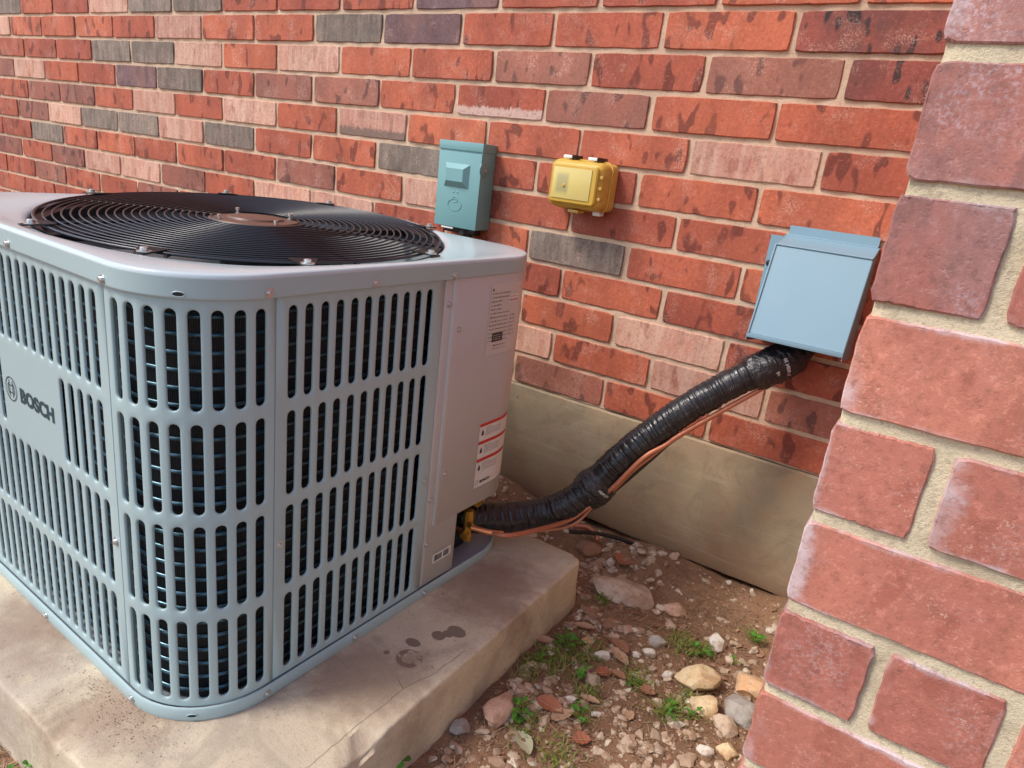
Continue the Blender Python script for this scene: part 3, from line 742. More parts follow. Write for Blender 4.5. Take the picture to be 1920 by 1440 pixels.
# fan cover
GC = (.382, .372); GR = .320
def tilt(a, b):      # the pressed top dips a little towards the near corner
    d = ((a - GC[0]) + (b - GC[1])) * .7071
    return .015 * d / GR
def top_cover():
    V = []; F = []; n = 240; ZC = ZT + .0285
    prof = [(-.004, ZT + .002), (.0035, ZT), (.0045, ZT + .001), (.0045, ZT + .0025), (.0045, ZT + .0215), (.0045, ZT + .0228), (.0043, ZT + .0245), (.0034, ZT + .0268), (.0018, ZT + .0280), (-.0005, ZC)]
    for (o_, z) in prof:
        for i in range(n): V.append(P3(TOT * i / n, z, o_))
    # plan points and matching circle points by angle about the guard centre
    base = [per(TOT * i / n, -.0005) for i in range(n)]
    ang = [atan2(y - GC[1], -x - GC[0]) for x, y in base]
    inner = [(GR + .016, 0.), (GR + .010, -.0006), (GR + .005, -.0026), (GR + .001, -.006), (GR, -.012), (GR - .001, -.05)]
    for t in (.25, .5, .75):
        for i in range(n):
            x, y = base[i]; a = -x; b = y
            ca, cb = GC[0] + (GR + .016) * cos(ang[i]), GC[1] + (GR + .016) * sin(ang[i])
            A, B = a + (ca - a) * t, b + (cb - b) * t
            V.append((-A, B, ZC + tilt(ca, cb) * t * t))
    for (r, dz) in inner:
        for i in range(n):
            A, B = GC[0] + r * cos(ang[i]), GC[1] + r * sin(ang[i])
            V.append((-A, B, ZC + dz + tilt(A, B)))
    R_n = len(prof) + 3 + len(inner)
    for r in range(R_n - 1): F += [(r * n + i, r * n + (i + 1) % n, (r + 1) * n + (i + 1) % n, (r + 1) * n + i) for i in range(n)]
    return MB().add(V, F)
tc = top_cover().build('top_cover', M_TOPLIT, ac, 60, recalc=True)
tc.data.materials.append(M_BODY)
for p_ in tc.data.polygons:
    if p_.center.z < ZT + .0235 and abs(p_.normal.z) < .5 and hypot(-p_.center.x - GC[0], p_.center.y - GC[1]) > GR + .002: p_.material_index = 1
ZG = ZT + .0285
def G3(a, b, z): return (-a, b, z + tilt(a, b))
def gp(r, th, z): return G3(GC[0] + r * cos(th), GC[1] + r * sin(th), z)
# fan shroud
V = []; n = 96
for (r, z) in [(GR + .004, ZG - .012), (GR - .006, ZG - .03), (GR - .012, ZG - .13)]: V += [gp(r, 2 * pi * i / n, z) for i in range(n)]
F = [(k * n + i, k * n + (i + 1) % n, (k + 1) * n + (i + 1) % n, (k + 1) * n + i) for k in range(2) for i in range(n)]
MB().add(V, F).build('fan_shroud', M_SHROUD, ac, 60)
V = [gp(GR - .012, 2 * pi * i / n, ZG - .13) for i in range(n)]
MB().add(V, [tuple(range(n))]).build('fan_well', M_DARKIN, ac, 0)
# guard
guard = bpy.data.objects.new('fan_guard', None); link(guard, ac)
nr = 22
for k in range(nr):
    r = .070 + (GR - .006 - .070) * k / (nr - 1)
    dz = .004 + .006 * (1 - (r / GR) ** 2)
    rr = .00145 if k < nr - 1 else .0022
    MB().tube([gp(r, 2 * pi * i / 120, ZG + dz - .002) for i in range(120)], rr, 7, closed=True).build('guard_ring', M_WIRE, guard, 70)
V = []; n_g = 120
for (r, z) in [(GR - .0015, ZG - .0035), (GR - .0015, ZG - .0085), (GR - .014, ZG - .0125), (GR - .016, ZG - .030)]: V += [gp(r, 2 * pi * i / n_g, z) for i in range(n_g)]
MB().add(V, [(k * n_g + i, k * n_g + (i + 1) % n_g, (k + 1) * n_g + (i + 1) % n_g, (k + 1) * n_g + i) for k in range(3) for i in range(n_g)]).build('guard_rim', M_WIRE, guard, 60)
SP = [R_(x) for x in (-80, -125, -35, 10, 55, 100, 145, 190)]
for th in SP:
    pts = [gp(.07 + (GR - .07) * i / 12, th, ZG - .0005 + .006 * (1 - ((.07 + (GR - .07) * i / 12) / GR) ** 2)) for i in range(13)]
    MB().tube(pts, .0024, 7).build('guard_spoke', M_WIRE, guard, 70)
# motor carrier arms below the guard
for th in (R_(-80), R_(100), R_(10), R_(190)):
    a = Vector(gp(.06, th, ZG - .012)); b = Vector(gp(GR - .006, th, ZG - .014)); d = (b - a).normalized(); s_ = Vector((-d.y, d.x, 0)) * .011; h = Vector((0, 0, .010))
    MB().add([a - s_, a + s_, b + s_, b - s_, a - s_ - h, a + s_ - h, b + s_ - h, b - s_ - h], [(0, 1, 2, 3), (4, 7, 6, 5), (0, 4, 5, 1), (1, 5, 6, 2), (2, 6, 7, 3), (3, 7, 4, 0)]).build('motor_arm', M_CLIP, ac, 0)
# motor and plate
mb = MB().lathe(gp(0, 0, ZG + .002), (0, 0, 1), [(.02, 0), (.074, .0), (.076, .002), (.074, .004), (.062, .005), (.046, .0055), (.044, .0085), (.028, .0100), (.001, .0105)], 48)
mb.build('motor_plate', M_HUB, ac, 30)
MB().lathe(gp(0, 0, ZG - .11), (0, 0, 1), [(.06, 0), (.066, .004), (.066, .09), (.055, .108)], 32).build('fan_motor', M_BLACK, ac, 30)
for th in (R_(90), R_(0), R_(180), R_(270)):
    th += .12
    mb = MB().lathe(gp(.064, th, ZG + .006), (0, 0, 1), [(.0045, -.002), (.0045, .001), (.0022, .001), (.0022, .006), (.0036, .006), (.0036, .0095), (.002, .010)], 10)
    mb.build('motor_bolt', M_SCREW, ac, 30)
# three fan blades
for k in range(3):
    V = []; F = []; m = 9
    for i in range(12):
        r = .055 + (GR - .03 - .055) * i / 11; ch = .35 + .55 * sin(pi * (.25 + .6 * i / 11))
        for j in range(m):
            t = j / (m - 1) - .5; th = k * 2 * pi / 3 + .4 + t * ch * (1.25 - .35 * i / 11) + .25 * (i / 11) ** 2
            V.append((-(GC[0] + r * cos(th)), GC[1] + r * sin(th), ZG - .075 + t * .045))
    for i in range(11):
        for j in range(m - 1): q = i * m + j; F.append((q, q + 1, q + m + 1, q + m))
    F2 = [tuple(reversed([x + len(V) for x in f])) for f in F]; V2 = [(x, y, z - .0015) for x, y, z in V]
    MB().add(V + V2, F + F2).build('fan_blade', M_BLADE, ac, 60)
# clips holding the guard
for th in [R_(x) for x in (-84, -121, -156, 163, 112, 62, 25, -22)]:
    r0, r1 = GR - .016, GR + .022
    d = Vector((-cos(th), sin(th), 0)); s_ = Vector((-d.y, d.x, 0))
    p0, p1 = Vector(gp(r0, th, ZG + .005)), Vector(gp(r1, th, ZG + .0022))
    V = []
    for (t, wd) in [(0, .020), (.45, .014), (.75, .010), (1, .006)]:
        q = p0.lerp(p1, t); V += [q - s_ * wd, q + s_ * wd, q - s_ * wd + Vector((0, 0, .0016)), q + s_ * wd + Vector((0, 0, .0016))]
    F = []
    for i in range(3): b_ = i * 4; F += [(b_ + 2, b_ + 3, b_ + 7, b_ + 6), (b_, b_ + 4, b_ + 5, b_ + 1), (b_, b_ + 2, b_ + 6, b_ + 4), (b_ + 1, b_ + 5, b_ + 7, b_ + 3)]
    F += [(0, 1, 3, 2), (12, 14, 15, 13)]
    cl = MB().add(V, F).build('guard_clip', M_CLIP, ac, 30, recalc=True)
    pb = gp(GR + .008, th, ZG + .0045)
    MB().lathe(pb, (0, 0, 1), [(.0095, 0), (.0095, .0012), (.0048, .0013), (.0052, .0015), (.0052, .0052), (.004, .006), (.001, .0062)], 14).build('bolt', M_SCREW, cl, 30)
# screws
def screw(u, z, off=0.0, r=.0050, mat=None):
    p = Vector(P3(u, z, off)); q = Vector(P3(u, z, off + .01)); n_ = (q - p).normalized()
    MB().lathe(p, n_, [(r * 1.15, -.001), (r * 1.15, .0008), (r * .72, .0010), (r * .72, .0030), (r * .55, .0038), (r * .2, .0036)], 12).build('screw', mat or M_SCREW, ac, 30)
for a in (.3583, .1196, .60): screw(UA(a), zr(.3548), .0045)
for b in (.1156, .2797, .4419): screw(UB(b), zr(.3548), .0045)
for a in (.3604, .60): screw(UA(a), zr(-.2035), .0064)
for b in (.1151, .2751, .4354): screw(UB(b), zr(-.2035), .0064, .0046)
screw(UA(.113), zr(-.2035), .0064, .0046)
for (b, z) in ((.1365, .019), (.4169, .0171)): screw(UB(b), zr(z), 0, .0045)
for (b, z) in ((.4362, -.025), (.4367, -.1101), (.4395, .3098)): screw(UB(b), zr(z), 0.0 if z < .2 else .0, .0045)
for (b, z) in ((.4658, .267), (.465, .016)): screw(UB(b), zr(z), .0035, .0042)
screw(UA(.1392), zr(.0201), 0, .0052)
for uu in (LR * .5 - .001,): 
    for (zz, off_) in ((zr(.3535), .00475), (zr(-.2035), .0067)):
        pts = []
        for i in range(16):
            a = 2 * pi * i / 16; pts.append(P3(uu + .0062 * cos(a) * 1.0, zz + .0028 * sin(a), off_))
        MB().add(pts, [tuple(range(16))]).build('slot_hole', M_DARKIN, ac, 0)
        MB().tube(pts, .0007, 5, closed=True).build('slot_rim', M_BODY, ac, 60)

# printing on the cabinet ----------------------------------------------------------
def lay(vs, fs, name, mat, mapf, parent=None, sub=False):
    return MB().add([mapf(*v[:2]) for v in vs], fs).build(name, mat, parent or ac, 0)
# emblem and name on the front panel; text x runs towards smaller a
bx = .3835
vs, fs = text_mesh('BOSCH', .0292, .0013, 'LEFT', 1.02)
wv = max(v[0] for v in vs) - min(v[0] for v in vs); x_0 = min(v[0] for v in vs)
vs = [((v[0] - x_0) * (.1005 / wv), v[1] * (.0208 / max(q[1] for q in vs)), 0) for v in vs]
name_o = lay(vs, fs, 'lettering', M_INK, lambda x, y: P3(UA(bx - x), zr(.1338 + y), .0007))
ec, ez, er = .4125, .1440, .0180
def ring_flat(r0, r1, n=48, a0=0, a1=2 * pi):
    V = []; F = []
    for i in range(n + 1): a = a0 + (a1 - a0) * i / n; V += [(r0 * cos(a), r0 * sin(a)), (r1 * cos(a), r1 * sin(a))]
    for i in range(n): F.append((2 * i, 2 * i + 1, 2 * i + 3, 2 * i + 2))
    return V, F
V, F = ring_flat(er - .0016, er)
def addf(V, F, v, f): k = len(V); V += v; F += [tuple(i + k for i in q) for q in f]
# armature: two arcs joined by bars
r_i = er * .56
for s_ in (-1, 1):
    v, f = ring_flat(r_i - .0009, r_i + .0009, 16, (-.95 if s_ > 0 else pi - .95), (.95 if s_ > 0 else pi + .95)); addf(V, F, v, f)
    addf(V, F, [(s_ * .0052 - .0008, -.0128), (s_ * .0052 + .0008, -.0128), (s_ * .0052 + .0008, .0128), (s_ * .0052 - .0008, .0128)], [(0, 1, 2, 3)])
    addf(V, F, [(-.0052, s_ * .0052 - .0008), (.0052, s_ * .0052 - .0008), (.0052, s_ * .0052 + .0008), (-.0052, s_ * .0052 + .0008)], [(0, 1, 2, 3)])
lay(V, F, 'emblem', M_INK, lambda x, y: P3(UA(ec - x), zr(ez + y), .0007 + .00003 * (abs(x) < .006)))

def sticker(name, u0, u1, z0, z1, off, mat, label=None):
    n = max(2, int((u1 - u0) / .004)); V = []
    for i in range(n + 1): u = u0 + (u1 - u0) * i / n; V += [P3(u, z0, off), P3(u, z1, off)]
    o = MB().add(V, [(2 * i, 2 * i + 2, 2 * i + 3, 2 * i + 1) for i in range(n)]).build(name, mat, ac, 60)
    if label: o['label'] = label
    return o
def tline(txt, u, z, h, parent, mat, off, bold=0., width=None):
    vs, fs = text_mesh(txt, h * 1.4, bold, 'LEFT')
    if width:
        w_ = max(v[0] for v in vs); vs = [(v[0] * width / w_, v[1], 0) for v in vs]
    return MB().add([P3(u + v[0], z + v[1], off) for v in vs], fs).build('print_line', mat, parent, 0)
def block(u0, u1, z0, z1, off, mat, parent, name='printed_block'):
    n = max(1, int((u1 - u0) / .004)); V = []
    for i in range(n + 1): u = u0 + (u1 - u0) * i / n; V += [P3(u, z0, off), P3(u, z1, off)]
    return MB().add(V, [(2 * i, 2 * i + 2, 2 * i + 3, 2 * i + 1) for i in range(n)]).build(name, mat, parent, 60)
rt = random.Random(3)
def greek(u, z, wd, h, parent, off, mat):
    """lines of small illegible print: short strokes the size of words"""
    mb = MB(); x = u
    while x < u + wd:
        wl = rt.uniform(.003, .009); wl = min(wl, u + wd - x)
        k = max(2, int(wl / .0013))
        for i in range(k):
            xa = x + wl * i / k
            hh = h * rt.choice((.7, .7, 1.0, .8)); mb.add([P3(xa, z, off), P3(xa + .0009, z, off), P3(xa + .0009, z + hh, off), P3(xa, z + hh, off)], [(0, 1, 2, 3)])
        x += wl + .0018
    mb.build('print_line', mat, parent, 0)
OF = .0035
s1 = sticker('rating_label', UB(.5415), UB(.640), zr(.210), zr(.3335), OF + .0006, M_STICK)
for i in range(13):
    zz = zr(.3160 - i * .0068)
    if i == 0: block(UB(.5455), UB(.5495), zr(.3210), zr(.3258), OF + .001, M_INKG, s1)
    greek(UB(.5455), zz, .052 if i not in (2, 3, 4) else .030, .0024, s1, OF + .001, M_INKG)
    if i > 5 and i < 12: greek(UB(.602), zz, rt.uniform(.01, .022), .0024, s1, OF + .001, M_INKG)
blk = block(UB(.5565), UB(.5865), zr(.2330), zr(.2480), OF + .0010, M_INKB, s1)
for i in range(3): greek(UB(.559), zr(.2435 - i * .0036), .024, .0018, s1, OF + .0013, M_STICK)
greek(UB(.562), zr(.2255), .034, .0024, s1, OF + .001, M_INKB); greek(UB(.562), zr(.2200), .036, .0015, s1, OF + .001, M_INKG)
s1b = sticker('red_stamp', UB(.596), UB(.626), zr(.2985), zr(.3125), OF + .0012, M_STICKW)
greek(UB(.598), zr(.3010), .026, .0045, s1b, OF + .0016, M_INKR); greek(UB(.598), zr(.3080), .024, .0018, s1b, OF + .0016, M_INKR)
s2 = sticker('warning_label', UB(.5515), UB(.647), zr(-.0425), zr(.0850), OF + .0006, M_STICKW)
for k in range(3):
    zt_ = .0840 - k * .0345
    block(UB(.5515), UB(.645), zr(zt_ - .0060), zr(zt_), OF + .0011, M_INKR, s2, 'red_band')
    cz = zr(zt_ - .0185); cu = UB(.5610)
    drop = [(0, .0065), (.0022, .0025), (.0033, -.001), (.0028, -.0040), (0, -.0056), (-.0028, -.0040), (-.0033, -.001), (-.0022, .0025)]
    MB().add([P3(cu + x, cz + y, OF + .0011) for x, y in drop], [tuple(range(8))]).build('flame_mark', M_INKB, s2, 0)
    for i in range(6): greek(UB(.5700), zr(zt_ - .0110 - i * .0029), .046 if i else .02, .0013, s2, OF + .0011, M_INKG)
tline('BOSCH', UB(.5670), zr(-.0352), .0052, s2, M_INKB, OF + .0012, .0003, .0300)
V, F = ring_flat(.0031, .0038, 20)
MB().add([P3(UB(.5590) + x, zr(-.0322) + y, OF + .0012) for x, y in V], F).build('emblem', M_INKG, s2, 0)
s3 = sticker('barcode_label', UB(.4560), UB(.5060), zr(-.1580), zr(-.1395), .0006, M_STICKW)
x_ = .4610
while x_ < .5015:
    wd = rt.choice((.0006, .0010, .0014)); block(UB(x_), UB(x_ + wd), zr(-.1550), zr(-.1430), .0010, M_INKB, s3, 'bar') if not (.480 < x_ < .4845) else None; x_ += wd + rt.choice((.0007, .0011))

# service valve on the pan
def loc_w(p): return p
mbv = MB(); vx, vy, vz = -.020, .580, zr(-.130)
mbv.lathe((vx, vy, vz - .040), (0, 0, 1), [(.009, 0), (.0105, .002), (.0105, .014), (.008, .017), (.008, .034), (.0105, .036), (.0110, .052), (.0095, .064), (.004, .067)], 8)
mbv.cyl((vx, vy, vz), (vx + .020, vy - .012, vz - .001), .0065, 6); mbv.cyl((vx, vy, vz - .022), (vx + .006, vy - .020, vz - .022), .0070, 6)
mbv.cyl((vx, vy, vz - .030), (vx - .022, vy + .004, vz - .030), .0075, 6)
mbv.build('service_valve', M_BRASS, ac, 30, recalc=True)
MB().cyl((vx - .075, vy - .012, vz - .022), (vx, vy, vz - .022), .0032, 10).build('valve_tube', M_COPPER, ac, 40)
MB().cyl((vx - .04, vy + .03, vz + .035), (vx + .0, vy + .03, vz + .035), .016, 12).build('suction_valve', M_BRASS, ac, 30)

# ------------------------------------------------------------------ refrigerant line
ln = empty('refrigerant_line', (0, 0, 0)); tag(ln, 'black ribbed insulated pipe with copper lines rising to the blue grey wall cover', 'insulated pipe')
ctrl = [(-.225, -.445, -.118), (-.165, -.430, -.140), (-.123, -.415, -.145), (-.084, -.365, -.152), (-.040, -.31, -.148), (.006, -.27, -.124), (.044, -.238, -.080), (.081, -.213, -.018), (.135, -.185, .058), (.190, -.155, .122), (.242, -.125, .172), (.288, -.095, .210), (.322, -.065, .236), (.338, -.03, .262), (.345, .006, .285)]
path = catmull(ctrl, 34)
# even resample
def resample(pts, step):
    out = [pts[0]]; acc = 0
    for a, b in zip(pts, pts[1:]):
        L = (b - a).length; d = step - acc
        while d <= L: out.append(a.lerp(b, d / L)); d += step
        acc = L - (d - step)
    return out
pp = resample(path, .0016)
rs_ = random.Random(8); ribs = []; pos = 0
while pos < 1.2: ribs.append(pos); pos += rs_.choice((.004, .006, .008, .012, .016)) * rs_.uniform(.8, 1.2)
def rib(s, a):
    s += .0022 * sin(a + s * 9) + .0012 * sin(2 * a + s * 40)
    best = min(abs(s - q) for q in ribs)
    return -(.0012 + .0012 * sin(s * 61) ** 2) * math.exp(-(best / .0016) ** 2)
def rad(i, a):
    s = i * .0016
    r = .0300 + .0012 * sin(s * 6) + rib(s, a) + .0016 * nz(s * 30, cos(a) * 2, sin(a) * 2)
    if s > .80: r += .001
    return r
nn = 28
tb = MB(); tb.tube(pp, rad, nn)
uvs = [((i // nn) * .0016, (i % nn) / nn * .17) for i in range(len(tb.v))]
tb.build('insulation_sleeve', M_SLEEVE, ln, 80, uvs=uvs)
def nearest(p):
    p = Vector(p); return min(range(len(pp)), key=lambda i: (pp[i] - p).length)
def wrap(name, i0, i1, r0, seed, lobes=0.0, bulge=0.0):
    seg = pp[i0:i1]
    def rr(i, a):
        t = i / max(1, len(seg) - 1); bul_ = bulge * sin(pi * t) ** 2; e = .0015 * min(1, min(t, 1 - t) * 8)
        return r0 + bul_ + e + .0034 * abs(nz(i * .16, cos(a) * 2.2, sin(a) * 2.2, 1, seed)) + .0010 * nz(i * .5, cos(a) * 5, sin(a) * 5, 1, seed) + lobes * max(0, cos(a - 3.4)) ** 2
    MB().tube(seg, rr, 40).build(name, M_TAPE, ln, 60)
im = nearest((.044, -.238, -.073)); wrap('tape_wrap', im - 18, im + 16, .0315, 1., .012, .0040)
it = nearest((.300, -.088, .218)); wrap('tape_wrap', it - 26, it + 34, .0318, 5., .006)
# copper tubes under the sleeve
def off_path(i, side, down):
    i = max(1, min(len(pp) - 2, i)); t = (pp[i + 1] - pp[i - 1]).normalized(); sd_ = t.cross(Vector((0, 0, 1))).normalized(); up = sd_.cross(t)
    return pp[i] + sd_ * side - up * down
i_s = nearest((-.084, -.365, -.147)); i_e = it
v_out = ac.matrix_world
Mw = Matrix.Translation((AX, AY, PZ)) @ Matrix.Rotation(YAW, 4, 'Z')
vp = Mw @ Vector((vx + .018, vy - .012, vz - .001))
c1 = [vp, vp + Vector((.035, .010, .000)), vp + Vector((.075, .030, .003)), off_path(nearest((-.005, -.28, -.12)), .026, .020), off_path(im - 22, .022, .020)]
c1 += [off_path(im, .023, .018), off_path(im + 20, .028, .020), off_path(im + 75, .030, .018), off_path(im + 105, .022, .027), off_path(im + 135, .020, .029), off_path(it - 26, .016, .030), off_path(it + 6, .008, .028)]
MB().tube(catmull(c1, 14), .0046, 12).build('copper_pipe', M_COPPERD, ln, 70)
c1b = [vp, vp + Vector((.020, .007, -.0015)), vp + Vector((.036, .0125, -.002))]
MB().tube(catmull([vp, vp + Vector((.035, .010, .000)), vp + Vector((.058, .021, .0016))], 8), .0053, 12).build('copper_stub', M_COPPER, ln, 70)
c2 = [off_path(i_s + 10, .004, .034), off_path(nearest((-.005, -.28, -.12)), .014, .040), off_path(im - 18, .012, .032), off_path(im + 14, .018, .030), off_path(im + 50, .022, .028), off_path(im + 80, .019, .030), off_path(im + 120, .012, .034), off_path(it - 20, .006, .034)]
MB().tube(catmull(c2, 14), .0034, 10).build('copper_pipe', M_COPPERD, ln, 70)
c3 = [off_path(i_s - 6, -.010, .028), off_path(im - 50, .0, .039), off_path(im - 10, .002, .038), off_path(im + 30, .010, .038), off_path(im + 80, .008, .038), off_path(im + 130, .004, .037), off_path(it, .0, .035)]
MB().tube(catmull(c3, 14), .0042, 10).build('control_cable', M_BLACK, ln, 70)
# loose black cable end and a copper off cut on the soil
MB().tube(catmull([(-.035, -.13, -.262), (.0, -.085, -.270), (.04, -.045, -.281), (.08, -.022, -.292), (.105, -.008, -.312)], 12), .0048, 10).build('loose_cable', M_BLACK, ln, 70)
oc_ = MB().tube(catmull([(-.048, -.085, -.272), (-.02, -.07, -.270), (.004, -.073, -.276), (.018, -.082, -.284)], 8), .0062, 12).build('copper_offcut', M_COPPERD, None, 70)
tag(oc_, 'short dull copper tube offcut lying on the soil behind the insulated pipe', 'copper tube')

# printing on the tape, wrapped on its surface
def tape_text(txt, i, ang0, size, parent=ln, r=.0312, run=1):
    vs, fs = text_mesh(txt, size, .0003, 'CENTER'); V = []
    t = (pp[i + 1] - pp[i - 1]).normalized(); up = (Vector((0, 0, 1)) - t * t.z).normalized(); sd_ = t.cross(up)
    for v in vs:
        a = ang0 - run * v[0] / r; V.append(pp[i] + t * (v[1] * 1.0) + r * (cos(a) * up + sin(a) * sd_))
    MB().add(V, fs).build('tape_print', M_TXTW, parent, 0)
tape_text('POLYKEN 30', it + 9, 5.35 - 3.6, .0088, r=.0352)
tape_text('ASJ', it - 2, 5.35 - 3.6, .007, r=.0352)
tape_text('POLYKEN', im + 4, 1.9, .0072, r=.0400); tape_text('30 O', im - 12, 1.5, .0070, r=.0352)

# ------------------------------------------------------------------ blue grey line cover on the wall
lc = empty('line_cover', (.335, 0, .37)); tag(lc, 'blue grey sheet metal hood on the brick wall over the black pipe', 'metal cover')
def L(x, y, z): return (x - .335, y, z - .37)
x0, x1 = .2535, .4205
sec = [(-.0035, .4740), (-.0045, .4570), (-.0700, .4405), (-.1330, .2790), (-.1335, .2755)]
def sheet(sec, xa, xb, th=.0014):
    V = []; n = len(sec)
    for x in (xa, xb): V += [L(x, y, z) for y, z in sec]
    k = len(V); V += [(x, y + th * 1.2, z - th * .6) for x, y, z in V]
    F = [(i + 1, i, n + i, n + i + 1) for i in range(n - 1)] + [(k + i, k + i + 1, k + n + i + 1, k + n + i) for i in range(n - 1)]
    F += [(i, i + 1, k + i + 1, k + i) for i in range(n - 1)] + [(n + i + 1, n + i, k + n + i, k + n + i + 1) for i in range(n - 1)] + [(0, k, k + n, n), (n - 1, 2 * n - 1, k + 2 * n - 1, k + n - 1)]
    return MB().add(V, F)
sheet(sec[:2], .2600, .4175).build('top_flange', M_BLUE, lc, 0, recalc=True)
sheet([(-.0045, .4560), (-.0700, .4405)], x0 + .003, x1).build('sloping_top', M_BLUE, lc, 0, recalc=True)
sheet([(-.0700, .4395), (-.1310, .2795)], x0 + .002, x1 - .001).build('front_plate', M_BLUE, lc, 0, recalc=True)
MB().tube([L(x0 + .003, -.0712, .4398), L(x1 - .001, -.0712, .4398)], .0017, 8).build('folded_edge', M_BLUE, lc, 60)
MB().tube([L(x0 + .003, -.0048, .4562), L(x1 - .004, -.0048, .4562)], .0017, 8).build('folded_edge', M_BLUE, lc, 60)
MB().tube([L(x0 + .0025, -.0712, .4398), L(x0 + .0025, -.1328, .2795)], .0017, 8).build('folded_edge', M_BLUE, lc, 60)
MB().box(x0 - .335, x1 - .335, -.1335, -.1295, .2715 - .37, .2790 - .37, .0008).build('bottom_hem', M_BLUE, lc, 30)
for xa, nm in ((x1 - .0012, 'side_plate'), (x0, 'side_plate')):
    P_ = [(-.002, .4555), (-.0695, .4385), (-.1310, .2750), (-.1310, .2650), (-.002, .2480)]
    V = [L(xa, y, z) for y, z in P_] + [L(xa + .0012, y, z) for y, z in P_]
    MB().add(V, [(4, 3, 2, 1, 0), (5, 6, 7, 8, 9)] + [(i, (i + 1) % 5, 5 + (i + 1) % 5, 5 + i) for i in range(5)]).build(nm, M_BLUE, lc, 0, recalc=True)
MB().box(.2290 - .335, x0 - .335, -.0040, -.0024, .2560 - .37, .4520 - .37).build('side_flange', M_BLUE, lc, 0)
MB().lathe(L(.2365, -.0045, .398), (0, -1, 0), [(.0062, 0), (.0062, .001), (.0045, .004), (.002, .005)], 10).build('screw', M_BLACK, lc, 30)

# ------------------------------------------------------------------ disconnect box
db = empty('disconnect_box', (-.5005, 0, .46)); tag(db, 'tall teal grey electrical disconnect box on the brick wall behind the air conditioner', 'electrical box')
def bx_(x0, x1, y0, y1, z0, z1, b, name, mat, par=db): return MB().box(x0 + .5005, x1 + .5005, y0, y1, z0 - .46, z1 - .46, b).build(name, mat, par, 30)
bx_(-.5645, -.4375, -.054, -.001, .360, .556, .0012, 'housing', M_TEAL)
bx_(-.5665, -.4360, -.0575, -.002, .5385, .5585, .0014, 'hood', M_TEAL)
lid = bx_(-.5645, -.4375, -.0570, -.0545, .3595, .5345, .0010, 'door', M_TEAL)
# raised pocket on the door
def frustum(x0, x1, z0, z1, y0, y1, ins, bot):
    V = [(x0, y0, z0), (x1, y0, z0), (x1, y0, z1), (x0, y0, z1), (x0 + ins, y1, z0 + bot), (x1 - ins, y1, z0 + bot), (x1 - ins, y1, z1 - ins), (x0 + ins, y1, z1 - ins)]
    return MB().add([(x + .5005, y, z - .46) for x, y, z in V], [(4, 5, 6, 7), (0, 1, 5, 4), (1, 2, 6, 5), (2, 3, 7, 6), (3, 0, 4, 7)])
frustum(-.5430, -.4690, .4530, .5080, -.0572, -.0680, .012, .014).build('door_pocket', M_TEAL, lid, 0, recalc=True)
mb = MB(); 
def disc_ring(cx, cz, rx, rz_, r): return [(cx + .5005 + rx * cos(2 * pi * i / 28), -.0572, cz - .46 + rz_ * sin(2 * pi * i / 28)) for i in range(28)]
mb.tube(disc_ring(-.5060, .4120, .0205, .0135, 0), .0010, 6, closed=True); mb.tube(disc_ring(-.5060, .4245, .0085, .0060, 0), .0009, 6, closed=True)
for q in (-.512, -.500): mb.lathe((q + .5005, -.057, .4420 - .46), (0, -1, 0), [(.0028, 0), (.0018, .0012)], 10)
mb.lathe((-.5060 + .5005, -.057, .388 - .46), (0, -1, 0), [(.002, 0), (.0012, .0010)], 8)
mb.build('embossing', M_TEAL, lid, 60)
MB().lathe((-.4375 + .5005, -.046, .500 - .46), (1, 0, 0), [(.017, 0), (.017, .0014), (.0155, .0018)], 28).build('hasp', M_TEAL, db, 30)
MB().lathe((-.4360 + .5005, -.042, .499 - .46), (1, 0, 0), [(.0035, 0), (.0035, .003), (.001, .004)], 10).build('rivet', M_SCREW, db, 30)
# fittings and whip underneath, partly hidden by the cabinet
cd_ = MB(); cd_.cyl((.018, -.030, .362 - .46), (.018, -.030, .330 - .46), .016, 16); cd_.cyl((.018, -.030, .352 - .46), (.018, -.030, .344 - .46), .021, 6); cd_.box(-.045, .048, -.040, -.012, .345 - .46, .3585 - .46, .002)
cd_.build('conduit_fitting', M_BLACK, db, 30)
MB().tube(catmull([(.018, -.030, .335 - .46), (.020, -.032, .28 - .46), (.03, -.08, .19 - .46), (.05, -.20, .10 - .46), (.05, -.30, .05 - .46)], 20), lambda i, a: .0125 + .0008 * sin(i * 1.6), 14).build('whip_conduit', M_BLACK, db, 60)
MB().box(-.040, -.004, -.0580, -.0560, .3545 - .46, .3580 - .46, .0006).build('door_tab', M_WHITE, db, 30)

